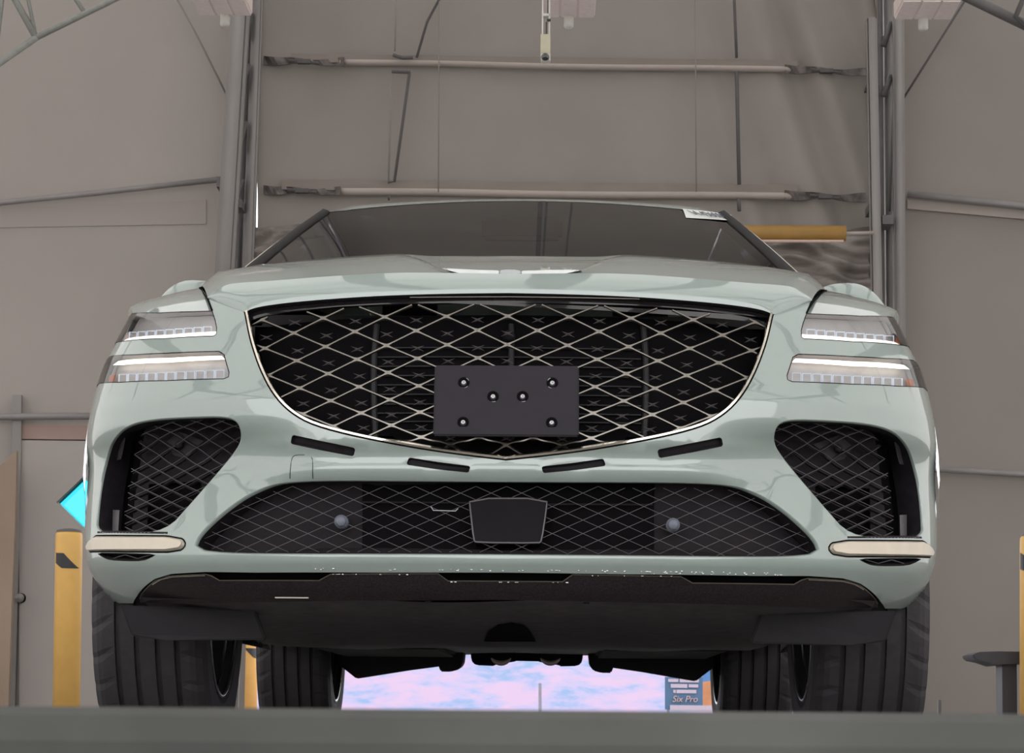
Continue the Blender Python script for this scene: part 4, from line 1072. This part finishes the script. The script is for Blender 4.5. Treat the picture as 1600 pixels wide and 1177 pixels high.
for t in np.linspace(0, 1, 13):
    row = []
    for f, b, c in zip(fr_, rB, rC):
        p = b.lerp(c, t); p.z += 0.010*math.sin(math.pi*t)
        # sharp V crease running from the emblem to the crest
        xv = -lerp(0.135, 0.268, t**0.9); k = max(0.0, min(1.0, (p.x-xv)/0.010)); p.z -= 0.009*k*math.sin(math.pi*min(1, t*1.0))**0.5 if 0 < t < 1 else 0
        row.append(p)
    top_rows.append(mirror_row(row))
for t in np.linspace(0, 1, 9)[1:]:
    row = []
    for c, d_ in zip(rC, rD):
        p = c.lerp(d_, t); p.z += 0.02*math.sin(math.pi*t)*0.5; row.append(p)
    top_rows.append(mirror_row(row))
grid_obj('bonnet_top', top_rows, PAINT, bonnet)
# emblem
em = slab('emblem', [(780, 423), (788, 421), (806, 421.2), (815, 423.5), (812, 430), (800, 433.5), (790, 432.5), (782, 429)], 4.90, 0.02, mat('emblem_grey', (0.25, 0.26, 0.25), 0.2, 0.8), car, bevel=0.002)
em['label'] = 'winged chrome emblem'
for wing in ([(779, 430), (780, 422.5), (740, 421.5), (700, 419.5), (690, 419), (702, 423), (720, 427.5), (750, 430.5)], [(815, 431), (815, 423), (850, 422.2), (890, 421.5), (910, 421.8), (896, 425), (875, 429), (850, 431.5)]):
    slab('wing', wing, 4.905, 0.02, mat('wing_chrome', (0.36, 0.36, 0.345), 0.22, 0.9), em, bevel=0.0015)

# fenders
for sgn in (-1, 1):
    FA = [surf(l, z) for l, z in densify(T([(331.5, 485.5), (300, 486.5), (250, 488.5), (205, 490.5)]), 0.02, False)]+[surf(-lerp(abs(pix(205, 490.5)[0]), LB+0.25, k/8), zu_t) for k in range(1, 9)]
    FB = [at(x, y, Y) for x, y, Y in [(311, 450, 5.33), (295, 453, 5.34), (273, 457.5, 5.36), (247, 465, 5.38), (222, 475, 5.40), (209, 483, 5.42)]]
    FB.append(Vector((FB[-1].x-0.012, 5.56, FB[-1].z-0.05)))
    ka, kb_ = pathfun(FA), pathfun(FB); n = 36; rows = []
    fa = [Vector(polyline_at(ka, i/n)) for i in range(n+1)]; fb = [Vector(polyline_at(kb_, i/n)) for i in range(n+1)]
    seam_mid = surf(*pix(325, 468))
    for t in np.linspace(0, 1, 9):
        row = []
        for i in range(n+1):
            s = i/n; p = fa[i].lerp(fb[i], t); k = math.sin(math.pi*t); p += Vector((-0.012*k*s, -0.02*k*(1-s), 0.007*k)); row.append(p)
        rows.append(row)
    for t in np.linspace(0, 1, 7)[1:]:
        row = []
        for i in range(n+1):
            s = i/n; e_ = Vector((lerp(-0.82, -0.95, s**0.7), 6.45, lerp(1.10, 0.99, s*s))); p = fb[i].lerp(e_, t); row.append(p+Vector((0, 0, 0.01*math.sin(math.pi*t))))
        rows.append(row)
    if sgn > 0: rows = [[Vector((-p.x, p.y, p.z)) for p in r] for r in rows]
    fe = grid_obj('fender', rows, PAINT, car)
    # dark shut line between bonnet and fender
    sp_ = [surf(*pix(331.5, 485.5)), surf(*pix(325, 468)), at(312, 450, 5.31)]
    sp_ = [Vector((sgn*abs(p.x), p.y-0.001, p.z)) for p in sp_]
    tube('shut_line', sp_, 0.0022, VOID, fe, 6)

# body sides with wheel arches
def body_side(sgn):
    arcs = []
    def arch(yc): return [(yc+0.43*math.cos(a), 0.385+0.43*math.sin(a)) for a in np.linspace(math.pi, 0, 20) if 0.385+0.43*math.sin(a) > 0.33]
    y0 = 5.21
    loop = [(y0, 0.99), (y0, 0.40)]+arch(5.64)+[(6.1, 0.315), (8.1, 0.315)]+arch(8.59)+[(9.1, 0.40), (9.65, 0.42), (9.7, 1.0), (8.6, 1.05), (6.4, 0.995)]
    loop = densify(loop, 0.06); n = len(loop); pts = [Vector(p) for p in loop]
    G = [(y, z) for y in np.arange(5.24, 9.7, 0.07) for z in np.arange(0.34, 1.04, 0.07)]
    ok = pip(G, loop); bb = np.array(loop); G = [g for g, k in zip(G, ok) if k and ((bb-np.array(g))**2).sum(1).min() > 0.03**2]
    vs, es, fs, *_ = delaunay_2d_cdt(pts+[Vector(g) for g in G], [(i, (i+1) % n) for i in range(n)], [], 0, 1e-6)
    cen = np.array([sum((vs[i] for i in f), Vector((0, 0)))/3 for f in fs]); ok = pip(cen, loop)
    def X(y, z):
        rel = y-YF-prof_f(z); u = 1.0 if rel >= LY else float(np.interp(rel, _ys, _us)); k = 0.0 if y < 9 else ((y-9)/0.7)**2*0.12
        return sgn*(Wf(z)*u-k)
    return mesh_obj('body_side', [(X(v.x, v.y), v.x, v.y) for v in vs], [tuple(f) for f, k in zip(fs, ok) if k], PAINT, car, True)
for sgn in (-1, 1):
    body_side(sgn)
    for yc in (5.64, 8.59):
        bm = bmesh.new()
        pts = [(yc+0.43*math.cos(a), 0.385+0.43*math.sin(a)) for a in np.linspace(math.pi*0.99, 0.01*math.pi, 24)]
        A = [bm.verts.new((sgn*0.915, y, z)) for y, z in pts]; B = [bm.verts.new((sgn*0.60, y, z)) for y, z in pts]
        for i in range(len(pts)-1): bm.faces.new((A[i], A[i+1], B[i+1], B[i]))
        bm_obj('wheel_housing', bm, BLACKPL, car)

# windscreen
def ws(s, t):
    xe = lerp(0.752, 0.609, t); Ye = lerp(6.02, 7.0, t); ze = lerp(1.222, 1.640, t); q = 1-(2*s-1)**2
    return Vector((lerp(-xe, xe, s), Ye-lerp(0.2, 0.09, t)*q+0.015*math.sin(math.pi*t), ze+lerp(0.0, 0.018, t)*q+0.012*math.sin(math.pi*t)))
scr = grid_obj('windscreen', [[ws(i/40, j/20) for i in range(41)] for j in range(21)], GLASS, car)
def ws_n(a, t):
    e_ = 0.01; n = (ws(a+e_, t)-ws(a-e_, t)).cross(ws(a, t+e_)-ws(a, t-e_)); return n.normalized()
def ws_st(px, py):
    best = None; c0, c1, r_ = 0.75, 0.75, 0.3
    for it in range(6):
        for i in range(-8, 9):
            for j in range(-8, 9):
                a, t = c0+r_*i/8, c1+r_*j/8; p = ws(a, t); d_ = p-CAM; k = F/d_.dot(FW); e_ = abs(800+d_.dot(RT)*k-px)+abs(588.5-d_.dot(UP)*k-py)
                if best is None or e_ < best[0]: best = (e_, a, t)
        c0, c1 = best[1], best[2]; r_ *= 0.3
    return best[1], best[2]
cor = [ws_st(*p) for p in ((1066, 327.5), (1142, 337), (1146, 347), (1072, 341))]
def stk(u, v, h):
    a = lerp(lerp(cor[0][0], cor[1][0], u), lerp(cor[3][0], cor[2][0], u), v); t = lerp(lerp(cor[0][1], cor[1][1], u), lerp(cor[3][1], cor[2][1], u), v)
    return ws(a, t)+ws_n(a, t)*h
st = grid_obj('windscreen_sticker', [[stk(i/14, j/5, 0.0025+0.0012*math.sin(3*i/14+j)) for i in range(15)] for j in range(6)], STICKM, car); st['label'] = 'white paper sticker with handwritten digits'
O = stk(0.5, 0.5, 0.0055); xa_ = (stk(1, 0.5, 0)-stk(0, 0.5, 0)); ya_ = (stk(0.5, 0, 0)-stk(0.5, 1, 0)); wst = xa_.length; hst = ya_.length
xa_.normalize(); za_ = xa_.cross(ya_).normalized(); ya_ = za_.cross(xa_)
M4 = Matrix(((xa_.x, ya_.x, za_.x, O.x), (xa_.y, ya_.y, za_.y, O.y), (xa_.z, ya_.z, za_.z, O.z), (0, 0, 0, 1)))
text_obj('digits', '14 436098', wst*0.2, mat('ink_grey', (0.06, 0.06, 0.10), 0.6), M4@Matrix.Diagonal((0.9, hst*0.75/(wst*0.2), 1, 1)), st, extrude=0.0003)
for sgn in (-1, 1):
    bm = bmesh.new(); rings = []
    for t in np.linspace(0, 1.0, 14):
        p = ws(0, t); p.x = -p.x; w_ = lerp(0.040, 0.026, t)
        ring = [p+Vector((-0.006, -0.006, 0.004)), p+Vector((w_*0.5, 0.005, 0.014)), p+Vector((w_, 0.04, 0.010)), p+Vector((w_, 0.07, -0.02)), p+Vector((0, 0.05, -0.03))]
        rings.append([bm.verts.new((sgn*q.x, q.y, q.z)) for q in ring])
    for i in range(13):
        for k in range(5): bm.faces.new((rings[i][k], rings[i][(k+1) % 5], rings[i+1][(k+1) % 5], rings[i+1][k]))
    ap = bm_obj('a_pillar', bm, mat('pillar_black', (0.014, 0.012, 0.012), 0.5, spec=0.12), car, True)
    pts = []
    for t in np.linspace(0, 1.0, 10):
        p = ws(0, t); p.x = -p.x; w_ = lerp(0.040, 0.026, t); pts.append(Vector((sgn*(p.x+w_+0.002), p.y+0.045, p.z+0.010)))
    tube('pillar_trim', pts, 0.0022, CHROME, ap, 6)
# roof
RZ = [(7.0, 0.0, 0.612), (7.05, 0.019, 0.63), (7.15, 0.045, 0.642), (7.3, 0.076, 0.648), (7.7, 0.09, 0.648), (8.2, 0.06, 0.63), (8.8, -0.05, 0.60), (9.4, -0.32, 0.60)]
rows = []
for (y, dz_, hw) in RZ:
    row = []
    for i in range(41):
        s = -1+2*i/40; q = 1-s*s; row.append(Vector((s*hw, y-0.09*q*max(0, 1-(y-7)/0.6), 1.641+dz_+0.018*q-0.02*(dz_ > 0.01)*max(0, abs(s)-0.85)/0.15)))
    rows.append(row)
grid_obj('roof', rows, PAINT, car)
for sgn in (-1, 1):
    rows = [[Vector((sgn*(lerp(0.94, 0.80, k)), y, 1.0+0.02*k)) if False else Vector((sgn*lerp(0.94, hw, k), lerp(y, y, k), lerp(1.02, 1.63+dz_, k))) for k in (0, 0.33, 0.66, 1)] for (y, dz_, hw) in RZ]
    rows.insert(0, [Vector((sgn*lerp(0.94, 0.79, k), 6.3, lerp(1.02, 1.20, k))) for k in (0, 0.33, 0.66, 1)])
    grid_obj('side_window', rows, SIDEGL, car)
rows = [[Vector((lerp(-0.86, 0.86, i/8), 9.66+0.06*math.sin(math.pi*i/8), z)) for i in range(9)] for z in (0.42, 0.6, 0.8, 1.0, 1.2, 1.33)]
grid_obj('tailgate', rows, PAINT, car)
# interior
box('dashboard', (-0.72, 6.12, 1.0), (0.72, 6.55, 1.17), INTER, car, 0.03)
im = box('rear_view_mirror', (-0.12, 6.72, 1.50), (0.12, 6.76, 1.57), INTER, car, 0.012)
for sx in (-0.38, 0.38):
    se = box('front_seat', (sx-0.24, 7.35, 0.6), (sx+0.24, 7.6, 1.22), INTER, car, 0.05)
    box('headrest', (sx-0.13, 7.45, 1.24), (sx+0.13, 7.56, 1.44), INTER, se, 0.04)
box('cabin_rear', (-0.75, 8.6, 0.5), (0.75, 8.7, 1.5), INTER, car, 0.03)
box('cabin_floor', (-0.85, 6.0, 0.42), (0.85, 9.4, 0.5), VOID, car)
# engine bay shield keeps light from leaking through the grille
box('front_bulkhead', (-0.62, 5.45, 0.40), (0.62, 5.5, 1.02), VOID, car)
# door mirrors
for sgn in (-1, 1):
    bm = bmesh.new(); n1, n2 = 28, 18; c = Vector((sgn*0.935, 6.45, 1.185)); ax = (0.135, 0.065, 0.135); vs = []
    def se_(v, e_): return math.copysign(abs(v)**e_, v)
    for j in range(n2+1):
        ph = -math.pi/2+math.pi*j/n2; ring = []
        for i in range(n1):
            th_ = 2*math.pi*i/n1
            x = ax[0]*se_(math.cos(ph), .75)*se_(math.cos(th_), .75); y = ax[1]*se_(math.cos(ph), .75)*se_(math.sin(th_), .8); z = ax[2]*se_(math.sin(ph), .75)
            if x*sgn > 0: z -= 0.075*(x*sgn/ax[0])**2*(1 if z > 0 else -0.5)
            ring.append(bm.verts.new(c+Vector((x, y, z))))
        vs.append(ring)
    for j in range(n2):
        for i in range(n1): bm.faces.new((vs[j][i], vs[j][(i+1) % n1], vs[j+1][(i+1) % n1], vs[j+1][i]))
    bmesh.ops.remove_doubles(bm, verts=bm.verts[:], dist=1e-5)
    mr = bm_obj('door_mirror', bm, PAINT, car, True)
    box('mirror_arm', (sgn*0.86-0.05, 6.42, 1.0), (sgn*0.86+0.05, 6.5, 1.12), BLACKPL, mr, 0.01)
fix_parent()
